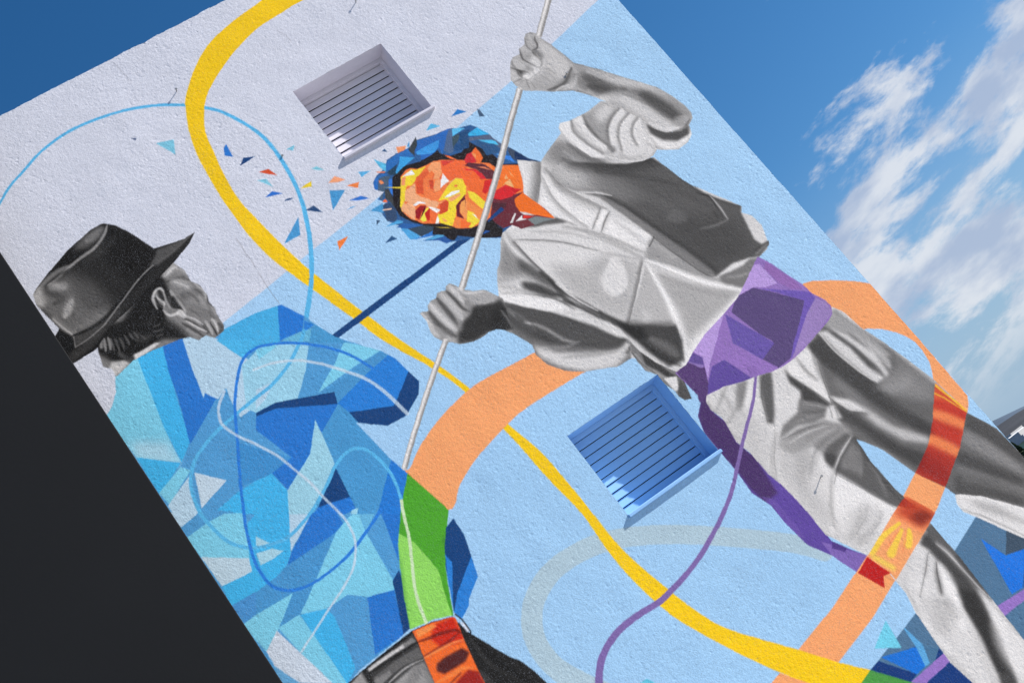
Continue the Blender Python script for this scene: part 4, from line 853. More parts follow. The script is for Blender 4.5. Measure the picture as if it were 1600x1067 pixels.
('p',28,86,[4111,5389,4312,5244,4514,5101,4711,5033,4752,4901,4779,4770,4852,4566,4937,4426,5022,4313,4982,4265,4952,4153,4919,4032,4940,3969,5008,3967,4987,3932,4859,3899,4782,3935,4644,3966,4479,3957,4416,4008,4344,4236,4276,4506,4213,4753,4143,4993,4024,5139,3954,5249,3944,5354,4012,5393],0.0,1,0,0),
('p',0,166,[4031,5521,4163,5321,4228,5137,4245,4958,4021,5135,3941,5300],121.8,0.95,0,1),
('p',0,128,[4148,5302,4380,5064,4435,4803,4222,4863,4160,5015],109.0,0.7,0,1),
('p',0,184,[3997,5544,4184,5349,4208,5178,4055,5113,3950,5244,3927,5365],130.3,0.9,0,1),
('s',0,52,[4186,5351,4340,5214,4510,5096,4721,5029],265.4,265.4,-1,0.7,1),
('s',0,62,[4264,5183,4510,4963,4741,4724],48.4,48.4,1.0,0.4,1),
('s',0,108,[4329,4999,4462,4771,4587,4535],84.2,84.2,1.0,0.32,1),
('s',0,70,[4581,4986,4705,4679,4822,4433],55.2,55.2,1.0,0.28,1),
('p',0,124,[4165,4989,4251,4801,4328,4539,4410,4285,4474,4014,4471,3963,4409,4015,4344,4236,4276,4506,4213,4753,4143,4993],14.8,1,0,1),
('s',0,50,[4491,4003,4423,4269,4341,4522,4264,4785,4194,4959],111.6,111.6,-1,0.7,1),
('p',0,64,[4345,4560,4573,4517,4900,4270,4887,4032,4748,3963,4500,3983,4453,4243],129.3,0.6,0,1),
('p',0,108,[4488,4574,4573,4567,4614,4503,4586,4453,4501,4477,4459,4539],30.3,0.55,1,1),
('s',0,216,[4042,5113,4167,5024,4240,4945],16.5,10.8,1.0,0.68,1),
('s',0,160,[4874,4521,4874,4399,4860,4280],16.6,16.6,1.0,0.72,1),
('s',0,138,[4860,4280,4756,4290,4630,4336],19.4,19.4,1.0,0.56,1),
('s',0,46,[4802,4603,4861,4513,4852,4380,4833,4302],10.9,10.9,1.0,0.64,1),
('s',0,46,[4813,4390,4806,4333],19.4,19.4,1.0,0.48,1),
('s',0,60,[4776,4766,4849,4563,4934,4422,5016,4312],52.6,52.6,-1,0.5,1),
('s',0,140,[4850,3927,4974,3946],19.3,19.3,1.0,0.64,1),
('s',0,50,[4836,3958,4933,3961,4999,3957],10.7,10.7,1.0,0.56,1),
('p',0,222,[4988,4272,5065,4179,5062,4074,5010,3966,4943,3973,4955,4063,4959,4143],6.5,1,0,1),
('s',0,120,[4940,3969,4950,4044,4959,4143,4985,4269],60.8,60.8,-1,0.5,1),
('m',0,0,[3956,5856,5659,4732,4230,3068,2686,4130]),
('p',0,112,[4496,3946,4671,3935,4783,3926,4864,3880,4637,3770,4556,3767,4462,3873],21.4,0.95,0,1),
('p',0,214,[4479,3957,4649,3971,4787,3931,4704,3912,4584,3926],10.7,1,0,1),
('s',0,190,[4539,3903,4630,3855,4698,3841],21.8,21.8,1.0,0.4,1),
('p',0,92,[3454,5150,3608,5138,3770,5025,3810,4951,3661,5026,3480,5094],7.0,1,0,1),
('s',0,50,[3769,5023,3809,4967,3855,4883],12.0,12.0,1.0,0.56,1),
('p',0,228,[3373,5190,3490,5166,3485,5097,3418,5074,3383,5090],0.0,1,0,1),
('p',0,(108,50,60),[3490,5162,3584,5125,3581,5075,3486,5099],0.0,1,0,1),
('s',0,110,[3369,5181,3379,5085],8.7,8.7,1.0,0.48,1),
('p',0,212,[3363,5170,3529,5086,3773,4944,3902,4814,3983,4689,4058,4523,4119,4374,3865,4634,3689,4833,3390,5066],8.5,1,0,1),
('s',0,150,[3540,5033,3739,4899,3899,4711],27.8,27.8,1.0,0.4,1),
('s',0,120,[3772,4942,3899,4810,3981,4685,4117,4378],76.6,76.6,-1,0.5,1),
('s',0,108,[3388,5057,3565,4933,3700,4814,3859,4627],13.3,13.3,1.0,0.56,1),
('s',0,128,[3827,4881,3939,4697,4037,4496],16.1,16.1,1.0,0.4,1),
('p',0,214,[3383,5039,3678,4819,3870,4609,4095,4377,3996,4284,3687,4037,3575,4229,3478,4425,3420,4674,3367,4868],10.2,1,0,1),
('p',0,172,[3472,4744,3703,4588,3890,4569,4082,4359,3881,4203,3687,4037,3595,4190,3478,4425],83.1,0.85,0,1),
('p',0,214,[3864,4519,3932,4519,3949,4449,3917,4338,3859,4271,3767,4250,3697,4289,3688,4374,3740,4457],14.6,1,1,1),
('s',0,140,[3695,4293,3688,4374,3743,4455,3855,4518],58.4,58.4,-1,0.45,1),
('p',0,178,[4092,4347,4052,4194,4025,4002,3967,3820,3691,4026,3898,4192],16.4,1,0,1),
('s',0,206,[3836,4051,3829,3979,3776,3976],51.7,51.7,1.0,0.48,1),
('s',0,96,[4081,4365,3922,4229,3684,4031],66.7,66.7,-1,0.75,1),
('s',0,236,[4089,4349,3940,4227,3824,4138],13.1,13.1,1.0,0.64,1),
('s',0,86,[3967,3820,3792,3932,3682,4027],106.4,106.4,-1,0.6,1),
('p',0,168,[4115,4257,4287,4008,4544,3759,4222,3711,3974,3674,4052,3878,4079,4069],37.2,1,0,1),
('s',0,146,[4129,4194,4275,3963,4433,3777],39.7,39.7,1.0,0.4,1),
('s',0,236,[4107,4374,4218,4209,4353,3994,4559,3765],39.9,66.7,1.0,0.76,1),
('s',0,120,[3873,4612,4095,4377,4207,4195,4337,3974],42.1,42.1,-1,0.35,1),
('s',0,236,[4099,4342,4060,4109,4003,3886,3925,3707,3830,3544],27.0,79.7,1.0,0.76,1),
('s',0,236,[3830,3544,4026,3613,4325,3680,4550,3745],80.1,39.3,1.0,0.72,1),
('p',0,178,[3365,5180,3384,5124,3381,5046,3394,4837,3413,4600,3413,4469,3270,4671,3185,4754,3059,4814,3103,4888,3233,5012],12.3,1,0,1),
('p',0,122,[3311,5092,3308,4988,3341,4833,3256,4784,3159,4851,3144,4913],45.5,0.7,0,1),
('s',0,230,[3359,5151,3334,5050,3348,4908,3387,4762,3400,4582],30.4,30.4,1.0,0.72,1),
('s',0,70,[3378,5042,3394,4837,3433,4626,3439,4503],49.7,49.7,-1,0.8,1),
('p',0,206,[3072,4831,3244,4767,3237,4693,3166,4663,3029,4746],20.6,0.8,0,1),
('s',0,140,[3062,4811,3133,4750,3205,4649],21.2,21.2,1.0,0.4,1),
('p',0,70,[3228,4746,3318,4669,3379,4555,3437,4452,3342,4505,3241,4632,3205,4699],26.8,1,0,1),
('s',0,206,[3221,4769,3309,4691,3384,4561,3404,4496],12.9,12.9,1.0,0.64,1),
('p',0,70,[3315,4930,3374,4810,3407,4656,3396,4528,3338,4664,3274,4825],41.2,0.8,0,1),
('s',0,44,[3403,4717,3450,4517,3520,4350,3588,4181,3665,4026],98.8,98.8,-1,0.95,1),
('s',0,40,[3407,4656,3413,4469,3439,4373],32.9,32.9,1.0,0.64,1),
('s',0,226,[3432,4592,3476,4421,3556,4237],24.1,10.2,1.0,0.72,1),
('s',0,44,[3400,4452,3484,4304,3562,4148,3646,4001],38.7,38.7,1.0,0.68,1),
('p',0,66,[3559,4240,3669,4031,3963,3815,3930,3704,3833,3567,3714,3586,3657,3764,3631,3934],24.2,1,0,1),
('p',0,38,[3620,4095,3743,3934,3723,3846,3642,3901,3616,3995],32.5,0.9,0,1),
('s',0,134,[3739,3835,3796,3719,3821,3626],78.4,78.4,1.0,0.48,1),
('s',0,46,[3658,3890,3708,3703,3785,3550],38.3,38.3,1.0,0.68,1),
('s',0,60,[3963,3815,3927,3706,3840,3562],57.1,57.1,-1,0.6,1),
('p',29,112,[3008,4750,3074,4736,3189,4652,3297,4560,3390,4446,3445,4283,3561,4123,3602,4021,3601,3897,3522,3798,3400,3802,3294,3857,3171,3911,3062,3998,2988,4109,2964,4217,2990,4290,2955,4376,2924,4452,2911,4554,2941,4658],0.0,1,0,0),
('p',0,72,[2990,4653,3148,4572,3283,4428,3413,4211,3542,3995,3600,3904,3541,3868,3393,3995,3169,4148,3015,4329,2947,4528],40.5,0.85,0,1),
('p',0,228,[3024,4759,3166,4663,3335,4496,3416,4343,3271,4410,3135,4554,3005,4707],10.2,1,0,1),
('p',0,214,[3249,4446,3448,4321,3546,4192,3608,4047,3616,3913,3542,3995,3465,4150,3344,4314],12.2,1,0,1),
('s',0,176,[3335,4366,3476,4229,3542,4059],26.8,26.8,1.0,0.4,1),
('s',0,76,[3004,4705,3132,4551,3242,4438,3361,4272,3471,4094,3597,3901],105.9,105.9,-1,0.7,1),
('s',0,172,[3009,4614,3046,4499,3069,4368],44.6,44.6,1.0,0.4,1),
('s',0,196,[3065,4461,3136,4361,3207,4198,3259,4137],26.4,26.4,1.0,0.56,1),
('s',0,232,[3050,4466,3072,4438],18.1,18.1,1.0,0.72,1),
('s',0,54,[3032,4547,3072,4341,3131,4225],38.2,38.2,1.0,0.48,1),
('s',0,150,[3026,4246,3169,4148,3293,4119],26.3,26.3,1.0,0.56,1),
('p',0,206,[2996,4287,3112,4136,3336,3983,3499,3909,3613,3921,3547,3838,3393,3806,3181,3909,3047,4051,2982,4188],32.3,1,0,1),
('s',0,136,[3119,4082,3291,3989,3464,3896],32.1,32.1,1.0,0.48,1),
('s',0,70,[3310,4077,3458,3951,3577,3945],57.3,57.3,1.0,0.56,1),
('s',0,186,[3390,3833,3475,3863,3574,3909],20.7,20.7,1.0,0.56,1),
('s',0,50,[3528,3852,3578,3868],32.3,32.3,1.0,0.56,1),
('f',30,0,[0,0],8.8),
('m',30,0,[1279,9029]),
('s',0,64,[3381,5046,3394,4837,3429,4620],10.4,10.4,1.0,0.56,1),
('s',0,84,[3684,4031,3915,4220,4077,4363],10.4,10.4,1.0,0.48,1),
('s',0,100,[3388,5057,3565,4933,3700,4814,3859,4627],10.5,10.5,1.0,0.48,1),
('s',0,246,[4109,4368,4214,4203,4351,3991,4556,3767],16.0,16.0,1.0,0.44,1),
('s',0,246,[4099,4342,4060,4109,4003,3886,3925,3707],12.9,12.9,1.0,0.4,1),
('s',0,90,[3983,4744,4060,4801,4136,4842],10.7,10.7,1.0,0.56,1),
('s',0,110,[3935,4797,4016,4849,4103,4909],10.7,10.7,1.0,0.48,1),
('s',0,60,[4276,4506,4344,4236,4418,4009,4479,3957],10.5,10.5,1.0,0.56,1),
('s',0,40,[4802,4603,4861,4513,4852,4380],8.1,8.1,1.0,0.64,1),
('s',0,186,[4874,4521,4874,4399,4860,4280],10.9,10.9,1.0,0.64,1),
('s',0,56,[3400,4648,3433,4495,3501,4326,3575,4165],12.9,12.9,1.0,0.48,1),
('s',0,244,[3021,4756,3165,4661,3332,4493,3413,4339],10.2,10.2,1.0,0.56,1),
('s',0,60,[3001,4702,3130,4548,3240,4434,3359,4268,3468,4091,3594,3898],10.1,10.1,1.0,0.48,1),
('s',0,96,[3940,5468,3849,5347,3718,5205],10.8,10.8,1.0,0.56,1),
('s',0,90,[3963,5397,3963,5244,4030,5080,4103,4942],8.0,8.0,1.0,0.4,1),
('s',0,110,[3894,5359,3851,5180,3869,5003,3921,4839],7.9,7.9,1.0,0.4,1),
('s',0,240,[4051,5107,4164,5020,4238,4943],10.8,10.8,1.0,0.56,1),
('s',0,150,[3772,4942,3901,4812,3982,4687,4117,4378],7.9,7.9,1.0,0.48,1),
('s',0,234,[3430,4588,3473,4418,3554,4233],12.9,12.9,1.0,0.56,1),
('s',0,50,[3394,4443,3478,4295,3555,4139],10.2,10.2,1.0,0.48,1),
('s',0,76,[4205,4437,4292,4484],10.6,10.6,1.0,0.64,1),
('s',0,70,[4776,4766,4851,4565,4935,4424,5016,4312],8.1,8.1,1.0,0.4,1),
('p',28,120,[3600,3904,3611,3804,3653,3668,3733,3522,3741,3468,3694,3299,3643,3320,3624,3370,3628,3413,3600,3507,3599,3591,3546,3665,3545,3758,3550,3831],0.0,1,0,0),
('p',0,60,[3611,3804,3695,3533,3734,3468,3641,3540,3579,3688],17.0,1,0,1),
('s',0,170,[3566,3804,3560,3702,3606,3609,3644,3507],38.5,38.5,1.0,0.56,1),
('p',0,215,[3623,3537,3713,3498,3655,3409,3628,3413],9.7,1,0,1),
('p',0,80,[3724,3475,3694,3299,3642,3319,3623,3378],7.2,1,0,1),
('s',0,40,[3734,3468,3694,3299,3649,3317],15.8,15.8,1.0,0.56,1),
('s',0,60,[3553,3844,3556,3735,3598,3599],16.0,16.0,1.0,0.4,1),
('p',18,(140,112,180),[4845,3905,4896,3799,4948,3621,4975,3543,4991,3434,5036,3341,5041,3275,5008,3220,4935,3192,4780,3160,4641,3126,4519,3111,4424,3109,4315,3124,4222,3158,4071,3194,3943,3238,3796,3259,3725,3235,3728,3269,3744,3294,3733,3398,3719,3525,3824,3527,3862,3546,3934,3579,4116,3644,4316,3684,4491,3727,4651,3806,4795,3883],0.0,1,0,0),
('p',0,(176,150,212),[4816,3853,4823,3650,4727,3676,4647,3728,4499,3737,4633,3803,4768,3870],0.0,1,0,1),
('p',0,(140,104,170),[4865,3836,4944,3616,4953,3499,4878,3558,4838,3640,4820,3802],0.0,1,0,1),
('p',0,(108,88,172),[4681,3695,4990,3451,4985,3392,4761,3281,4527,3121,4480,3138,4645,3237,4888,3426,4792,3569],0.0,1,0,1),
('p',0,(148,126,182),[4985,3392,5037,3325,5016,3230,4780,3160,4509,3118,4717,3249,4858,3338],4.9,1,0,1),
('p',0,(86,72,118),[4644,3725,4719,3647,4903,3424,4758,3313,4602,3206,4500,3124,4373,3121,4322,3239,4483,3302,4437,3410,4377,3665,4446,3711,4513,3735],0.0,1,0,1),
('p',0,(100,84,160),[4326,3677,4437,3410,4480,3289,4322,3239,4223,3464],0.0,1,0,1),
('p',0,(176,150,212),[4316,3684,4206,3598,3968,3429,3889,3349,3964,3506,3934,3579,4116,3644],0.0,1,0,1),
('p',0,(142,112,182),[4305,3653,4219,3460,4322,3239,4378,3126,4199,3166,4081,3404,3969,3413,4222,3617],0.0,1,0,1),
('p',0,(94,76,152),[4086,3400,4158,3172,4071,3194,3943,3238,3800,3263,3884,3338,3974,3410],0.0,1,0,1),
('p',0,(96,78,146),[3925,3578,3960,3502,3926,3443,3850,3540],0.0,1,0,1),
('p',0,(138,116,178),[3850,3540,3934,3452,3909,3440,3825,3482],0.0,1,0,1),
('p',0,(84,60,108),[3727,3535,3834,3521,3830,3479,3929,3437,3866,3321,3793,3254,3682,3228,3737,3366],0.0,1,0,1),
('p',0,(126,98,164),[4188,3278,4241,3234,4207,3176,4169,3202],0.0,0.5,0,1),
('p',0,(84,62,112),[3727,3534,3849,3534,3914,3428,3843,3295,3730,3178,3666,3237,3746,3316,3730,3463],0.0,1,0,1),
('p',31,150,[2457,4956,2478,4960,2520,4936,2539,4975,2578,4995,2627,4990,2655,5018,2695,5014,2721,5001,2739,5027,2778,5033,2800,5004,2830,4936,2888,4883,2954,4853,2987,4802,3015,4745,3030,4716,3020,4667,2982,4580,2953,4469,2918,4457,2891,4503,2841,4542,2789,4554,2732,4547,2653,4555,2559,4592,2522,4635,2465,4688,2437,4744,2438,4794,2463,4878],0.0,1,0,0),
('p',0,52,[2812,4789,2881,4752,2960,4717,3013,4718,3015,4576,2971,4458,2875,4505,2789,4554,2653,4555,2550,4603,2600,4674,2688,4725,2749,4738],24.9,1,0,1),
('s',0,38,[2915,4644,2879,4558,2884,4517],102.7,102.7,1.0,0.64,1),
('p',0,165,[2823,4913,2883,4877,2961,4839,3009,4749,2969,4729,2885,4758,2827,4798,2819,4859],10.4,1,0,1),
('s',0,225,[2799,4977,2826,4906,2893,4866,2944,4840],21.1,21.1,1.0,0.64,1),
('s',0,225,[2762,5011,2773,4928,2773,4844],54.9,26.0,1.0,0.68,1),
('s',0,50,[2722,4991,2733,4909,2739,4820,2767,4763],28.5,20.9,1.0,0.72,1),
('s',0,205,[2674,4996,2686,4903,2693,4804,2685,4745],64.3,48.2,1.0,0.68,1),
('s',0,55,[2628,4980,2634,4891,2636,4797,2635,4723],39.2,28.3,1.0,0.68,1),
('s',0,220,[2565,4976,2567,4881,2581,4779,2602,4700],69.0,47.9,1.0,0.68,1),
('s',0,55,[2520,4923,2523,4818,2543,4713,2571,4657],47.7,33.4,1.0,0.68,1),
('s',0,210,[2469,4948,2469,4874,2454,4792,2468,4727],41.7,47.7,1.0,0.64,1),
('s',0,150,[2503,4777,2514,4696,2542,4640],63.5,63.5,1.0,0.48,1),
('s',0,195,[2519,4692,2526,4642],25.5,25.5,1.0,0.48,1),
('s',0,120,[2798,4855,2790,4795,2751,4765],48.4,48.4,1.0,0.4,1),
('s',0,130,[2639,4740,2629,4691],47.8,47.8,1.0,0.48,1),
('s',0,90,[2571,4657,2607,4587,2661,4567],20.6,20.6,1.0,0.4,1),
('s',0,170,[2964,4639,2963,4565,2951,4490],16.2,16.2,1.0,0.48,1),
('p',32,188,[4693,5667,4776,5598,4855,5368,4986,5124,5145,5107,5110,5024,5037,4985,4931,4976,4842,5027,4788,5071,4721,5038,4635,5051,4517,5104,4413,5216,4318,5297,4282,5415,4242,5528,4246,5595,4260,5655,4297,5683,4374,5659,4540,5647],0.0,1,0,0),
('p',0,150,[4476,5628,4570,5640,4702,5647,4763,5551,4622,5458,4522,5340,4468,5303,4439,5395,4450,5517],20.1,0.9,0,1),
('p',0,206,[4568,5605,4692,5634,4752,5558,4649,5514,4556,5502],43.4,0.9,0,1),
('p',0,96,[4483,5614,4476,5518,4471,5393,4489,5308,4459,5291,4428,5402,4438,5524],19.8,0.8,0,1),
('p',0,226,[4255,5654,4296,5682,4376,5661,4331,5558,4353,5412,4402,5278,4408,5226,4307,5310,4264,5448,4247,5568],8.5,1,0,1),
('s',0,96,[4402,5278,4353,5412,4331,5558,4376,5654],62.6,62.6,-1,0.75,1),
('s',0,150,[4394,5229,4310,5303,4265,5438,4248,5558,4253,5647],45.2,45.2,-1,0.5,1),
('p',0,220,[4396,5651,4484,5645,4455,5568,4452,5433,4481,5309,4440,5276,4399,5418,4378,5554],8.5,1,0,1),
('s',0,92,[4484,5307,4458,5397,4448,5532,4486,5644],68.5,68.5,-1,0.7,1),
('s',0,160,[4404,5620,4398,5514,4430,5383],16.6,16.6,1.0,0.4,1),
('p',0,212,[4778,5522,4851,5381,4846,5310,4832,5208,4799,5102,4749,5072,4655,5071,4557,5117,4477,5207,4503,5316,4598,5437],14.2,1,0,1),
('s',0,92,[4780,5525,4652,5479,4566,5403,4510,5297],74.2,74.2,-1,0.7,1),
('s',0,236,[4510,5297,4566,5403,4652,5479,4780,5525],63.2,63.2,-1,0.6,1),
('s',0,92,[4824,5451,4698,5408,4622,5337,4563,5219],74.2,74.2,-1,0.7,1),
('s',0,236,[4563,5219,4622,5337,4698,5408,4824,5451],63.2,63.2,-1,0.6,1),
('s',0,92,[4851,5377,4771,5341,4715,5275,4693,5191],74.3,74.3,-1,0.7,1),
('s',0,236,[4693,5191,4715,5275,4771,5341,4851,5377],63.2,63.2,-1,0.6,1),
('p',0,128,[4502,5336,4523,5267,4511,5229,4471,5243,4470,5284],14.1,1,0,1),
('p',0,160,[4516,5235,4566,5129,4673,5094,4765,5125,4664,5083,4563,5104,4500,5173],19.9,0.6,0,1),
('s',0,120,[4761,5183,4765,5125,4774,5082],14.7,14.7,1.0,0.4,1),
('p',0,76,[4861,5304,4891,5239,4956,5149,5055,5102,5139,5102,5092,5037,4977,5043,4880,5115,4837,5214],13.0,1,0,1),
('s',0,130,[4849,5271,4844,5201,4870,5128],18.8,18.8,1.0,0.4,1),
('p',0,224,[4837,5338,4853,5302,4827,5212,4867,5103,4965,5029,5084,5031,5137,5062,5093,5000,4962,4967,4851,5019,4803,5108,4805,5217],7.2,1,0,1),
('s',0,140,[5087,5003,4960,4974,4852,5021,4795,5109],34.2,34.2,-1,0.45,1),
('s',0,110,[4807,5108,4810,5212,4839,5324],40.1,40.1,-1,0.45,1),
('s',0,240,[4389,5287,4467,5173,4564,5084,4660,5052,4768,5077],20.5,20.5,1.0,0.72,1),
('s',0,110,[4770,5067,4667,5044,4558,5077,4460,5164,4389,5265],28.2,28.2,-1,0.4,1),
('f',32,0,[0,0],6.8),
('p',33,172,[4536,6481,4570,6505,4614,6499,4640,6469,4645,6411,4684,6302,4717,6152,4729,6071,4785,6007,4876,5893,4969,5760,5066,5633,5146,5526,5202,5390,5231,5263,5232,5183,5209,5135,5140,5101,5044,5094,4945,5154,4897,5217,4855,5368,4795,5497,4734,5626,4646,5764,4564,5866,4429,5942,4327,6018,4242,6074,4209,6158,4211,6220,4269,6308,4307,6355,4350,6382,4417,6375,4436,6417,4504,6428],0.0,1,0,0),
('p',0,76,[4715,5980,4805,5885,4894,5664,5068,5532,5154,5332,5176,5175,5096,5139,5036,5267,4994,5419,4952,5572,4823,5657,4691,5780,4680,5913],55.1,0.85,0,1),
('s',0,55,[4697,5829,4810,5683,4915,5650],91.1,91.1,1.0,0.48,1),
('s',0,65,[5017,5530,5059,5377,5102,5206],102.8,102.8,1.0,0.48,1),
('s',0,215,[4769,5945,4885,5778,5051,5615,5157,5438],49.2,49.2,1.0,0.4,1),
('s',0,222,[4709,5678,4835,5631,4884,5528,4938,5349,5014,5158],121.2,121.2,1.0,0.56,1),
('s',0,90,[4876,5622,4933,5549,4994,5419],30.6,30.6,1.0,0.4,1),
('s',0,130,[5183,5367,5203,5228,5188,5149],63.7,63.7,1.0,0.48,1),
('s',0,240,[4892,5291,4961,5175,5056,5130],38.9,38.9,1.0,0.56,1),
('s',0,190,[5103,5187,5156,5171],63.4,63.4,1.0,0.56,1),
('s',0,60,[5178,5138,5079,5097,4986,5124],26.0,26.0,1.0,0.48,1),
('s',0,150,[5131,5509,5183,5367],39.6,39.6,1.0,0.4,1),
('s',0,90,[4680,6039,4603,5981,4504,5956,4412,5962],53.6,53.6,1.0,0.56,1),
('s',0,100,[4664,5977,4651,5896,4657,5820],63.9,63.9,1.0,0.48,1),
('s',0,210,[4666,5958,4609,5905,4518,5911],30.6,30.6,1.0,0.48,1),
('s',0,80,[4695,5660,4790,5491,4869,5324],14.2,14.2,1.0,0.56,1),
('s',0,120,[4740,6055,4746,5978],64.3,64.3,1.0,0.32,1),
('s',0,90,[4419,5949,4585,5852,4663,5744],14.3,14.3,1.0,0.48,1),
('s',0,110,[4684,6302,4717,6152,4729,6071,4874,5891,5064,5631],14.5,14.5,1.0,0.48,1),
('s',0,215,[4621,6345,4638,6243,4638,6138,4621,6044],151.9,151.9,1.0,0.48,1),
('s',0,200,[4540,6202,4556,6116,4554,6043],141.2,141.2,1.0,0.4,1),
('s',0,130,[4656,6391,4680,6299,4705,6200,4716,6117],38.2,38.2,1.0,0.48,1),
('s',0,150,[4360,6066,4408,5990,4492,5979,4575,5984],70.1,70.1,1.0,0.48,1),
('s',0,60,[4401,5980,4468,5965,4560,5965,4688,6045],26.3,26.3,1.0,0.56,1),
('s',0,225,[4450,5941,4516,5942,4572,5927],20.1,20.1,1.0,0.64,1),
('s',0,40,[4617,6447,4599,6413,4589,6373,4562,6346,4519,6351],12.8,12.8,1.0,0.76,1),
('s',0,45,[4512,6341,4515,6301,4524,6250,4511,6206,4475,6184],16.4,16.4,1.0,0.76,1),
('s',0,80,[4533,6342,4541,6291,4536,6249],50.7,50.7,1.0,0.48,1),
('s',0,40,[4427,6396,4407,6333,4420,6288,4446,6226,4467,6174,4452,6154,4394,6147],12.7,12.7,1.0,0.72,1),
('s',0,45,[4271,6317,4304,6273,4296,6227,4300,6179],14.4,14.4,1.0,0.64,1),
('p',0,70,[4313,6268,4361,6199,4319,6197,4300,6179,4305,6221],6.9,1,0,1),
('s',0,45,[4304,6177,4329,6138,4377,6151],10.8,10.8,1.0,0.72,1),
('s',0,45,[4309,6271,4364,6204,4372,6170],9.2,9.2,1.0,0.64,1),
('s',0,60,[4542,6480,4520,6441,4507,6397,4515,6354],9.3,9.3,1.0,0.56,1),
('s',0,50,[4445,6429,4425,6375,4409,6309],9.3,9.3,1.0,0.56,1),
('s',0,60,[4336,6380,4308,6323,4312,6284],9.2,9.2,1.0,0.48,1),
('s',0,70,[4558,6501,4600,6504,4619,6476],11.1,11.1,1.0,0.48,1),
('s',0,110,[4557,6463,4573,6422,4560,6370],61.3,61.3,1.0,0.32,1),
('s',0,225,[4481,6255,4484,6223],101.0,101.0,1.0,0.6,1),
('s',0,235,[4417,6178,4438,6171],80.5,80.5,1.0,0.64,1),
('s',0,235,[4333,6180,4347,6163],70.1,70.1,1.0,0.68,1),
('s',0,120,[4446,6368,4455,6317],60.7,60.7,1.0,0.4,1),
('s',0,120,[4390,6239,4406,6199],37.7,37.7,1.0,0.4,1),
('s',0,215,[4581,6478,4567,6433,4564,6375],38.3,38.3,1.0,0.4,1),
('s',0,215,[4468,6415,4460,6359],50.7,50.7,1.0,0.32,1),
('s',0,215,[4338,6356,4348,6297,4376,6264],50.4,50.4,1.0,0.32,1),
('s',0,215,[4258,6281,4243,6217,4225,6184],60.0,60.0,1.0,0.4,1),
('s',0,60,[4196,6188,4263,6182,4292,6177],9.1,9.1,1.0,0.56,1),
('s',0,60,[4311,6150,4298,6106,4289,6068],7.5,7.5,1.0,0.56,1),
('s',0,70,[4334,6120,4330,6071,4325,6037],7.5,7.5,1.0,0.48,1),
('s',0,90,[4265,6158,4302,6156],7.5,7.5,1.0,0.4,1),
('s',0,120,[4492,6173,4532,6102,4539,6023],10.9,10.9,1.0,0.4,1),
('s',0,120,[4436,6150,4450,6081,4464,6013],9.2,9.2,1.0,0.32,1),
('s',0,130,[4371,6133,4385,6065],9.1,9.1,1.0,0.32,1),
('s',0,110,[4505,6120,4510,6020],7.5,7.5,1.0,0.32,1),
('s',0,90,[4371,6508,4371,6508],0.7,0.7,1.0,0.08,1),
('f',34,0,[0,0],3.9),
('s',35,(206,204,202),[5154,6876,4930,6675,4652,6435],52.2,52.2,0,1,0),
('s',0,120,[5166,6860,4942,6660,4664,6420],24.4,24.4,0.9,0.72,1),
('s',0,130,[5139,6895,4915,6694,4637,6454],12.7,12.7,0.9,0.56,1),
('s',0,235,[5149,6882,4925,6681,4647,6441],17.1,17.1,0.9,0.64,1),
('s',35,(206,204,202),[4213,6103,3982,5909,3638,5606,3216,5257,2835,4955],52.8,50.1,0,1,0),
('s',0,120,[4225,6088,3994,5894,3649,5592,3227,5242,2846,4941],22.2,22.2,0.9,0.72,1),
('s',0,130,[4199,6121,3968,5927,3624,5624,3202,5274,2822,4972],11.6,11.6,0.9,0.56,1),
('s',0,235,[4208,6109,3977,5914,3633,5612,3211,5262,2831,4960],15.5,15.5,0.9,0.64,1),
('s',35,(206,204,202),[2486,4672,2179,4443,1872,4199,1702,4054],43.7,39.1,0,1,0),
('s',0,120,[2496,4659,2190,4430,1882,4186,1712,4042],19.4,19.4,0.9,0.72,1),
('s',0,130,[2472,4688,2166,4459,1859,4215,1689,4070],10.1,10.1,0.9,0.56,1),
('s',0,235,[2481,4677,2175,4448,1868,4204,1698,4059],13.5,13.5,0.9,0.64,1)]

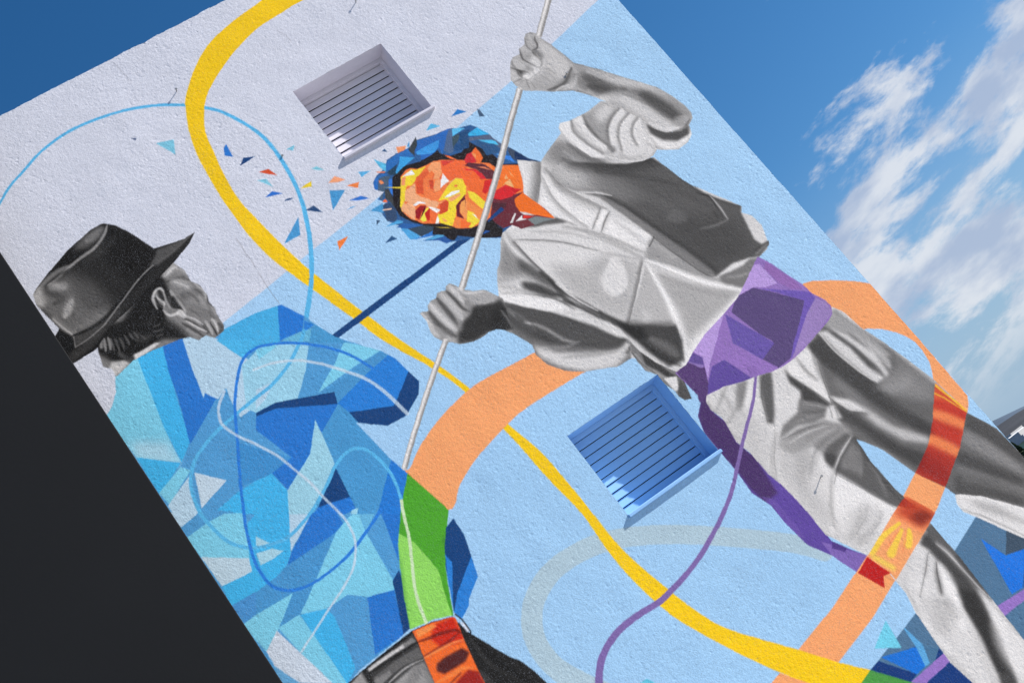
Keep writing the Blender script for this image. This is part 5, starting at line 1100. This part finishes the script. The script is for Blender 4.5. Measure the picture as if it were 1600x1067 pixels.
def reflect(img):
    a=np.clip(img,0,255)/255.; lin=np.where(a<=.04045,a/12.92,((a+.055)/1.055)**2.4)
    return np.clip(lin*np.array(GAIN)*AG-.007,.004,.92)
def snapped(a,b,step,keep):
    n=int(round((b-a)/step)); g=np.linspace(a,b,n+1)
    for k in keep: g[np.argmin(abs(g-k))]=k
    return g
def build_mural():
    step=1/160.; SS=330.
    W=int((XR-XL)*SS)+2; H=int(ZT*SS)+2
    cv=Canvas(W,H,(203,209,223))
    out=[]
    for c in MURAL:
        P=[((c[3][i]/1000-XL)*SS,(ZT-c[3][i+1]/1000)*SS) for i in range(0,len(c[3]),2)]
        s=SS/1000
        if c[0]=='p': out.append(('p',PARTS[c[1]],c[2],P,c[4]*s)+c[5:])
        elif c[0]=='s': out.append(('s',PARTS[c[1]],c[2],P,c[4]*s,c[5]*s)+c[6:])
        elif c[0]=='f': out.append(('f',PARTS[c[1]],0,P,c[4]*s,1,0,0))
        else: out.append((c[0],PARTS[c[1]],c[2],P,0,1,0,0))
    cv.run(out)
    # spray grain
    img=cv.img
    g=rng.normal(0,1,(H,W)).astype(np.float32); g=blur(g,1)*1.0
    img=img*(1+.035*g[...,None])
    # box filter to the grid
    xs=snapped(XL,XR,step,(V1[0],V1[1],V2[0],V2[1]))
    zs=np.concatenate([np.array([0,.1,.2]),snapped(.3,ZT,step,(V1[2],V1[3],V2[2],V2[3]))])
    sm=(img+np.roll(img,1,0)+np.roll(img,1,1)+np.roll(np.roll(img,1,0),1,1))*.25
    ix=np.clip(np.round((xs-XL)*SS).astype(int),0,W-1); iz=np.clip(np.round((ZT-zs)*SS).astype(int),0,H-1)
    colr=reflect(sm[iz][:,ix])
    gn=rng.normal(0,1,colr.shape[:2]); grey=(colr.max(2)-colr.min(2)<.04*colr.max(2)+.004)
    colr=np.clip(colr*(1+gn*np.where(grey,.11,.045))[...,None],.004,.93)
    nx,nz=len(xs),len(zs)
    cxs=(xs[1:]+xs[:-1])/2; czs=(zs[1:]+zs[:-1])/2
    jx=np.clip(((cxs-XL)*SS).astype(int),0,W-1); jz=np.clip(((ZT-czs)*SS).astype(int),0,H-1)
    lay=cv.lay[jz][:,jx].astype(int)
    for v in (V1,V2):
        lay[np.ix_((czs>v[2])&(czs<v[3]),(cxs>v[0])&(cxs<v[1]))]=-1
    # slow waviness of the render coat, ragged arrises
    def wav(n0,n1,amp):
        a=rng.normal(0,1,(n1+3,n0+3)); u=np.linspace(0,n0,nx); v=np.linspace(0,n1,nz)
        iu=u.astype(int); iv=v.astype(int); fu=(u-iu); fv=(v-iv); fu=fu*fu*(3-2*fu); fv=fv*fv*(3-2*fv)
        A=a[iv][:,iu]*(1-fu)+a[iv][:,iu+1]*fu; B=a[iv+1][:,iu]*(1-fu)+a[iv+1][:,iu+1]*fu
        return amp*(A*(1-fv)[:,None]+B*fv[:,None])
    y=wav(9,14,.0016)+wav(40,62,.0006)
    def grain(r):
        a=blur(rng.normal(0,1,(nz,nx)).astype(np.float32),r); return a/a.std()
    a=rng.normal(0,1,(nz,nx)).astype(np.float32); a=a+.6*(np.roll(a,1,0)+np.roll(a,-1,0)); a=a+.6*(np.roll(a,1,1)+np.roll(a,-1,1)); g0=a/a.std()
    g1=grain(1); g3=grain(3)
    rough_=np.clip(1+wav(11,17,.22)+wav(30,46,.12),.55,1.5)
    raw=rng.normal(0,1,(nz,nx))
    y=y+RELIEF*rough_*(g0*.85+g1*.22+g3*.10+raw*.22)+.0012*np.clip(g0-1.8,0,1.2)
    XX,ZZ=np.meshgrid(xs,zs); XX=XX.copy(); ZZ=ZZ.copy()
    def rag(n,amp,knots): 
        a=rng.normal(0,1,knots+2); u=np.linspace(0,knots,n); i=u.astype(int); f=u-i; return amp*(a[i]*(1-f)+a[i+1]*f)
    ZZ[-1]+=rag(nx,.0024,90)+rag(nx,.0016,400)-.003; ZZ[-2]=np.minimum(ZZ[-2],ZZ[-1]-.002)
    XX[:,-1]+=rag(nz,.001,160)+rag(nz,.0006,600); 
    edges=(ZZ[-1].copy(),XX[:,-1].copy(),y[-1].copy(),y[:,-1].copy(),zs)
    for v in (V1,V2):    # ragged hole edges
        r0,r1=np.argmin(abs(zs-v[2])),np.argmin(abs(zs-v[3])); c0,c1=np.argmin(abs(xs-v[0])),np.argmin(abs(xs-v[1]))
        ZZ[r1,c0:c1+1]+=rag(c1-c0+1,.0012,40); XX[r0:r1+1,c1]+=rag(r1-r0+1,.0012,36)
    pos=np.stack([XX,y,ZZ],-1).reshape(-1,3)
    vid=np.arange(nx*nz).reshape(nz,nx)
    quads=np.stack([vid[:-1,:-1],vid[:-1,1:],vid[1:,1:],vid[1:,:-1]],-1).reshape(-1,4); lf=lay.reshape(-1); cf=colr.reshape(-1,3)
    return cv,pos,quads,lf,cf,edges
def grid_object(name,pos,quads,cf,mat,parent):
    u,inv=np.unique(quads,return_inverse=True); inv=inv.reshape(-1)
    me=bpy.data.meshes.new(name); n=len(quads)
    me.vertices.add(len(u)); base=np.array(worldloc(parent))
    me.vertices.foreach_set('co',(pos[u]-base).astype(np.float32).ravel())
    me.loops.add(4*n); me.loops.foreach_set('vertex_index',inv.astype(np.int32))
    me.polygons.add(n); me.polygons.foreach_set('loop_start',np.arange(0,4*n,4,dtype=np.int32))
    try: me.polygons.foreach_set('loop_total',np.full(n,4,np.int32))
    except Exception: pass
    me.polygons.foreach_set('use_smooth',np.ones(n,bool))
    me.update(calc_edges=True)
    at=me.color_attributes.new('paint','FLOAT_COLOR','POINT'); c4=np.ones((len(u),4),np.float32); c4[:,:3]=cf[u]; at.data.foreach_set('color',c4.ravel())
    me.materials.append(mat); o=bpy.data.objects.new(name,me); return link(o,parent)
cv,pos,quads,lf,cf,edges=build_mural()
def pieces(q):
    # cells that touch along an edge belong to one painted piece
    par={}
    def find(a):
        while par[a]!=a: par[a]=par[par[a]]; a=par[a]
        return a
    own={}
    lab=list(range(len(q))); 
    for i in lab: par[i]=i
    for i,(a,b,c,d) in enumerate(q.tolist()):
        for e in ((a,b),(d,c),(a,d),(b,c)):
            if e in own: par[find(i)]=find(own[e])
            else: own[e]=i
    r=np.array([find(i) for i in range(len(q))]); u,n=np.unique(r,return_counts=True); order=u[np.argsort(-n)]; n=np.sort(n)[::-1]
    return [np.where(r==k)[0] for k,m in zip(order,n) if m>=40]
mplaster=plaster('painted stucco','paint')
mwhite=plaster('white stucco',color=reflect(np.array([203,209,223.])))
bld=tag(empty('mural_building',((XL+XR)/2,0,0)),'tall stucco building wall covered by a mural of two men, blue facets and ribbons','building')
SPLIT={}
for i,nm in enumerate(cv.names):
    if nm.split(':')[0] in ('painted_ribbon','painted_line','painted_shadow'):
        idx=np.where(lf==i)[0]
        if not len(idx): continue
        keep=[idx[k] for k in pieces(quads[idx])]; SPLIT[i]=[quads[k] for k in keep]
        gone=np.setdiff1d(idx,np.concatenate(keep)) if keep else idx; lf[gone]=0
wallo=grid_object('wall',pos,quads[lf==0],cf,mplaster,bld)
f1=empty('painted_figure',(.6,0,0)); f1.parent=bld; f1.location=(.9-worldloc(bld).x,0,0)
f2=empty('painted_figure',(.6,0,0)); f2.parent=bld; f2.location=(3.4-worldloc(bld).x,0,0)
tag(f1,'painted man seen from behind in a dark felt hat and blue faceted jacket'); tag(f2,'painted grey man in vest and purple sash leaning on a long pole')
for i,nm in enumerate(cv.names):
    if i==0: continue
    q=quads[lf==i]
    if not len(q): continue
    lab=None; par=bld; n=nm
    if n[0] in '12' and n[1]=='/': par=(f1,f2)[int(n[0])-1]; n=n[2:]
    if ':' in n: n,lab=n.split(':')
    for q_ in SPLIT.get(i,[q]):
        o=grid_object(n,pos,q_,cf,mplaster,par)
        if lab: o['label']=lab
# shell of the building behind the painted face, with rounded arrises
zt,xr,yt,yr,zs_=edges
mb=MB(); BD=6.0
xs_t=pos.reshape(len(zs_),-1,3)[-1]; xs_r=pos.reshape(len(zs_),-1,3)[:,-1]
top=[tuple(p) for p in xs_t[::4]]+[tuple(xs_t[-1])]
for a,b in zip(top[:-1],top[1:]):
    mb.quad(a,b,(b[0],.012,b[2]+.010),(a[0],.012,a[2]+.010)); mb.quad((a[0],.012,a[2]+.010),(b[0],.012,b[2]+.010),(b[0],.25,ZT+.012),(a[0],.25,ZT+.012))
rt=[tuple(p) for p in xs_r[::4]]+[tuple(xs_r[-1])]
for a,b in zip(rt[:-1],rt[1:]):
    mb.quad(a,(a[0]+.006,.010,a[2]),(b[0]+.006,.010,b[2]),b); mb.quad((a[0]+.006,.010,a[2]),(XR+.008,.06,a[2]),(XR+.008,.06,b[2]),(b[0]+.006,.010,b[2]))
mb.quad((XR+.008,.06,0),(XR+.008,BD,0),(XR+.008,BD,ZT+.012),(XR+.008,.06,ZT+.012))
mb.quad((XL,BD,0),(XR+.008,BD,0),(XR+.008,BD,ZT+.012),(XL,BD,ZT+.012)); mb.quad((XL,.02,0),(XL,BD,0),(XL,BD,ZT+.012),(XL,.02,ZT+.012))
mb.quad((XL,.25,ZT+.012),(XR,.25,ZT+.012),(XR,.25,ZT-.3),(XL,.25,ZT-.3)); mb.quad((XL,.25,ZT-.3),(XR,.25,ZT-.3),(XR,BD,ZT-.3),(XL,BD,ZT-.3))
mb.quad((XR+.006,.06,ZT+.012),(XR+.006,.25,ZT+.012),(XR-.002,.25,ZT+.012),(XR-.002,.06,ZT+.012))
mb.build('side_walls_and_roof',mwhite,bld)
# vents: recess lining, frame, slats, sill
def vent(v,rgb,label):
    x0,x1,z0,z1=v; base=reflect(np.array(rgb,float)); pm=plaster('vent stucco '+label.split()[0],color=base,fine=.25)
    sm=material('vent enamel '+label.split()[0],base*.96,rough=.5,var=.02,scale=9,bump=.0006,bscale=30,spec=.5)
    dk=material('vent void '+label.split()[0],(.012,.013,.015),rough=.9)  # near-black backing, the dark behind the slats is put into its colour
    d=.205; e=.0
    a=MB()
    for A,B in (((x0,z0),(x1,z0)),((x1,z0),(x1,z1)),((x1,z1),(x0,z1)),((x0,z1),(x0,z0))):
        n=8
        for k in range(n):
            p=[A[i]+(B[i]-A[i])*k/n for i in(0,1)]; q=[A[i]+(B[i]-A[i])*(k+1)/n for i in(0,1)]
            a.quad((p[0],0,p[1]),(q[0],0,q[1]),(q[0],d,q[1]),(p[0],d,p[1]))
    ob=a.build('louvre_vent',pm,bld); tag(ob,label)
    fr=MB(); w_=.034
    for (xa,xb,za,zb) in ((x0,x1,z1-w_,z1-.001),(x0,x1,z0+.001,z0+w_*.7),(x0+.001,x0+w_,z0+w_*.7,z1-w_),(x1-w_,x1-.001,z0+w_*.7,z1-w_)):
        fr.box(xa,xb,d-.022,d+.03,za,zb)
    fr.build('frame',sm,ob,bevel=.002)
    bk=MB(); bk.box(x0,x1,d+.16,d+.17,z0,z1); bk.box(x0,x1,d+.03,d+.17,z1,z1+.005); bk.box(x0,x1,d+.03,d+.17,z0-.005,z0); bk.box(x0-.005,x0,d+.03,d+.17,z0,z1); bk.box(x1,x1+.005,d+.03,d+.17,z0,z1); bk.build('void',dk,ob)
    N=10; za,zb=z0+w_*.7,z1-w_; pitch=(zb-za)/N
    proto=None
    for k in range(N):
        zc=za+pitch*k
        if proto is None:
            s=MB(); t=.0035; yb,yt_=d+.004,d+.014; hh=pitch-.0050
            s.v=[(x0+w_,yb,zc+.004),(x1-w_,yb,zc+.004),(x1-w_,yt_,zc+hh),(x0+w_,yt_,zc+hh),(x0+w_,yb+t,zc+.001),(x1-w_,yb+t,zc+.001),(x1-w_,yt_+t,zc+hh),(x0+w_,yt_+t,zc+hh)]
            s.f=[(0,1,2,3),(7,6,5,4),(0,4,5,1),(3,2,6,7),(0,3,7,4),(1,5,6,2)]
            proto=s.build('slat',sm,ob)
        else:
            o=proto.copy(); o.location=proto.location+Vector((0,random.uniform(-.0008,.0008),pitch*k)); link(o,ob); o.parent=ob
    s=MB(); pr=.027; th=.022
    xa,xb=x0-.004,x1+.012
    s.v=[(xa,-pr,z0-.006),(xb,-pr,z0-.006),(xb,d-.03,z0+.012),(xa,d-.03,z0+.012),(xa,-pr,z0-.006-th),(xb,-pr,z0-.006-th),(xb,.02,z0-th),(xa,.02,z0-th)]
    s.v+= [(xa,.004,z0-.002),(xb,.004,z0-.002)]
    s.v=[(xa,-pr,z0-.004),(xb,-pr,z0-.004),(xb,.003,z0+.004),(xa,.003,z0+.004),(xa,-pr,z0-.004-th),(xb,-pr,z0-.004-th),(xb,.003,z0-.004-th),(xa,.003,z0-.004-th)]
    s.f=[(0,1,2,3),(4,7,6,5),(0,4,5,1),(0,3,7,4),(1,5,6,2)]
    s.box(x0+.002,x1-.002,.0035,d-.022,z0-.01,z0+.005,skip='d')
    s.build('sill',pm,ob,bevel=.003)
    return ob
vent(V1,(206,209,224),'white louvred vent in the upper pale part of the wall')
vent(V2,(142,190,240),'blue louvred vent below the painted man')
mnail=material('galvanised nail',(.32,.31,.30),rough=.45,metal=.7)
for (x,z,l,dz) in ((1.9827,7.5521,.030,0),(3.6007,7.5024,.028,0),(4.0760,2.3093,.034,0),(2.345,6.62,.006,0),(4.62,6.02,.010,.0)):
    n=MB(); n.tube((x,.0,z),(x+.001,-l,z+.002),.004,.004,8); n.tube((x+.001,-l,z+.002),(x+.001,-l-.003,z+.002),.010,.009,10); n.build('nail',mnail,bld)
# ------------------------------------------------------------ charcoal neighbour at the left
mchar=material('charcoal render',(.0056,.0059,.0066),rough=.7,var=.12,scale=.8,bump=.0006,bscale=40,spec=.25)
mb=MB(); mb.box(-7.0,XL-.0005,-.5,6.0,0,8.9,skip='d')
mb2=MB(); mb2.box(-7.05,XL-.0005,-.53,6.05,8.9,8.98)
cb_=tag(empty('charcoal_building',(-3.4,0,0)),'smooth charcoal grey wall of the neighbouring building at the left','building')
mb.build('wall',mchar,cb_,bevel=.006); mb2.build('coping',mchar,cb_,bevel=.006)

# ------------------------------------------------------------ land


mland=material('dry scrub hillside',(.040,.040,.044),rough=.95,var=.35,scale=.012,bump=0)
mfar=material('haze blue mountain',(.085,.12,.165),rough=.95,var=.2,scale=.002)  # slate blue puts the distant air haze into the base colour
mpave=material('concrete paving',(.58,.57,.55),rough=.85,var=.12,scale=1.3,bump=.002,bscale=80)
def terrain():
    NA,rs=180,[0,4,10,20,34,50,75,110,160,230,330,480,700,1000,1500,2300,3500,5500,9000,16000,30000]
    v=[];f=[]
    for r in rs:
        for a in range(NA):
            t=2*math.pi*a/NA
            s=max(0,min(1,(r-34)/260)); z=-11*s*s*(3-2*s)+.8*math.sin(t*7+r*.01)*s
            v.append((r*math.sin(t),r*math.cos(t)-9,z))
    for i in range(len(rs)-1):
        for a in range(NA): b=(a+1)%NA; f.append((i*NA+a,i*NA+b,(i+1)*NA+b,(i+1)*NA+a))
    me=bpy.data.meshes.new('terrain'); me.from_pydata(v,[],f); me.update(); bm=bmesh.new(); bm.from_mesh(me); bmesh.ops.remove_doubles(bm,verts=bm.verts,dist=1e-4); bmesh.ops.recalc_face_normals(bm,faces=bm.faces); bm.to_mesh(me); bm.free()
    me.polygons.foreach_set('use_smooth',[True]*len(me.polygons)); me.materials.append(mland); o=link(bpy.data.objects.new('terrain',me)); tag(o,kind='structure'); return o
terrain()
mb=MB(); mb.quad((-16,-24,.004),(22,-24,.004),(22,-.0,.004),(-16,0,.004)); tag(mb.build('pavement',mpave),kind='structure')
def ridge(name,dist,prof,mat,depth,seed,noise):
    # a mountain range as a real body: crest heights by azimuth, foot in front, back slope
    rr=random.Random(seed); v=[];f=[]; n=0
    az0,az1,N=prof[0][0],prof[-1][0],140
    for k in range(N+1):
        az=az0+(az1-az0)*k/N; h=np.interp(az,[p[0] for p in prof],[p[1] for p in prof]); h=h*dist*math.pi/180+rr.uniform(-1,1)*noise*dist*.0004
        for (dr,hh) in ((-.55,-.01),(-.30,.30),(-.14,.66),(-.05,.9),(0,1),(.2,.7),(.6,-.01)):
            r=dist+dr*depth; t=math.radians(az); j=rr.uniform(-1,1)*noise*dist*.0006 if 0<hh<1 else 0
            v.append((r*math.sin(t),r*math.cos(t)-9,max(-14,1.7+hh*h+j) if hh>0 else -14))
    for k in range(N):
        for i in range(6): f.append((k*7+i,k*7+7+i,k*7+8+i,k*7+i+1))
    me=bpy.data.meshes.new(name); me.from_pydata(v,[],f); me.update(); me.polygons.foreach_set('use_smooth',[True]*len(me.polygons)); me.materials.append(mat); o=link(bpy.data.objects.new(name,me)); tag(o,kind='structure'); return o
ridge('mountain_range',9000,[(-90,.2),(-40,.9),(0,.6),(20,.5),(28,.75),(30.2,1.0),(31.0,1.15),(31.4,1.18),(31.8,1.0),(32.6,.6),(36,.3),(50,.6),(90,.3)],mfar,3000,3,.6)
ridge('hillside',1400,[(-60,.1),(10,.2),(27,.3),(30.4,.7),(31.1,.93),(31.5,.88),(31.9,.75),(32.2,.62),(33.2,.6),(36,.8),(42,1.0),(60,.8),(95,.3)],mland,900,5,.5)
# town at the foot of the hill, to the right of the wall
def ray(px,py,dist):
    d=-Vector(CZ)+Vector(CX)*((px-800)/2113.2)-Vector(CY)*((py-533.5)/2113.2)
    d*=dist/math.hypot(d.x,d.y); return Vector((0,-9,1.7))+d
mwh=material('white house render',(.74,.74,.72),rough=.8,var=.04,scale=.5); mter=material('terracotta render',(.52,.24,.12),rough=.8,var=.1); mgl=material('dark window glass',(.03,.04,.05),rough=.15); mroof=material('pale flat roof',(.52,.51,.50),rough=.85); mgreen=material('pale green render',(.42,.55,.36),rough=.8,var=.05)
def house(label,x,y,zg,wd,dp,ht,rot,mat,roofm,floors,gable=0):
    e=tag(empty('house',(x,y,zg)),label,'house'); e.rotation_euler=(0,0,rot)
    def bl(name,mb_,mat_,par):
        o=mb_.build(name,mat_); o.parent=par; return o
    m=MB(); m.box(-wd/2,wd/2,-dp/2,dp/2,-8,ht); wl=bl('wall',m,mat,e)
    m=MB()
    if gable:
        a=.15; m.v=[(-wd/2-a,-dp/2-a,ht+.02),(wd/2+a,-dp/2-a,ht+.02),(wd/2+a,dp/2+a,ht+.02),(-wd/2-a,dp/2+a,ht+.02),(-wd/2-a,dp/2*.5,ht+gable),(wd/2+a,dp/2*.5,ht+gable)]
        m.f=[(0,1,5,4),(2,3,4,5),(1,2,5),(3,0,4),(0,3,2,1)]
    else: m.box(-wd/2-.15,wd/2+.15,-dp/2-.15,dp/2+.15,ht+.01,ht+.45)
    bl('roof',m,roofm,e)
    for fl in range(floors):
        nw=max(2,int(wd/3)); zb=ht-(fl+1)*2.9+.9
        for i in range(nw):
            xc=-wd/2+wd*(i+.5)/nw
            m=MB(); hw=min(.55,wd/nw*.27); m.box(xc-hw,xc+hw,-dp/2-.06,-dp/2-.01,zb,zb+1.1); w0=bl('window',m,mgl,e)
            m=MB(); m.box(xc-hw-.06,xc+hw+.06,-dp/2-.16,-dp/2-.07,zb-.12,zb-.02); bl('sill',m,mroof,e)
    return e
P=ray(1592,668,150); house('white house with a pitched pale roof at the foot of the hill',P.x,P.y,-9,2.4,3.4,9.9,R(14),mwh,mwh,2,gable=1.3)
P=ray(1575,681,158); house('low white flat-roofed house beside the painted wall edge',P.x,P.y,-9,1.7,3,11.0,R(10),mwh,mroof,2)
P=ray(1584,679,128); house('small terracotta house in front of the white ones',P.x,P.y,-9,.9,2,10.6,R(16),mter,mroof,1)
P=ray(1599,688,110); house('pale green house at the right edge below the white roof',P.x,P.y,-9,1.2,2,10.2,R(12),mgreen,mroof,1)
mleaf=material('dark evergreen leaves',(.035,.055,.022),rough=.8,var=.5,scale=.7); mbark=material('tree bark',(.10,.075,.05),rough=.95)
def tree(label,x,y,zg,h,wd,seed):
    rr=random.Random(seed); e=tag(empty('evergreen_tree',(x,y,zg)),label,'tree','trees between the houses')
    m=MB(); m.tube((0,0,0),(.1,0,h*.7),.22,.07,7)
    for k in range(5):
        a=k*1.3+rr.random(); z=h*(.3+.1*k); m.tube((0.05,0,z),(math.cos(a)*wd*.35,math.sin(a)*wd*.35,z+h*.15),.07,.02,5)
    o=m.build('trunk',mbark); o.parent=e
    m=MB()
    for k in range(900):
        z=rr.random()**.8; r=wd*.5*math.sin(math.pi*min(1,.18+z*.8))*(.55+.45*rr.random())*(1+.25*math.sin(k*.7)); a=rr.uniform(0,6.283)
        c=Vector((r*math.cos(a),r*math.sin(a),h*(.22+.78*z))); u=Vector((rr.gauss(0,1),rr.gauss(0,1),rr.gauss(0,1))).normalized(); t=u.orthogonal().normalized(); b=u.cross(t); s=rr.uniform(.12,.26)
        m.quad(c-t*s-b*s*.6,c+t*s-b*s*.6,c+t*s*.8+b*s*.6,c-t*s*.8+b*s*.6)
    me=bpy.data.meshes.new('crown'); me.from_pydata(m.v,[],m.f); me.update(); me.materials.append(mleaf); o=bpy.data.objects.new('crown',me); link(o,e)
    return e
for i,(px,py,ds,h,wd,lab) in enumerate(((1578,694,100,5.5,1.3,'dark evergreen tree nearest the painted wall edge'),(1590,701,92,5.5,1.3,'dark evergreen tree below the pale green house'),(1606,674,140,7.5,1.6,'dark evergreen tree beside the white gabled house'),(1603,706,88,5.5,1.6,'dark evergreen tree at the far right of the row'))):
    P=ray(px,py,ds); tree(lab,P.x,P.y,P.z-h,h,wd,i+3)
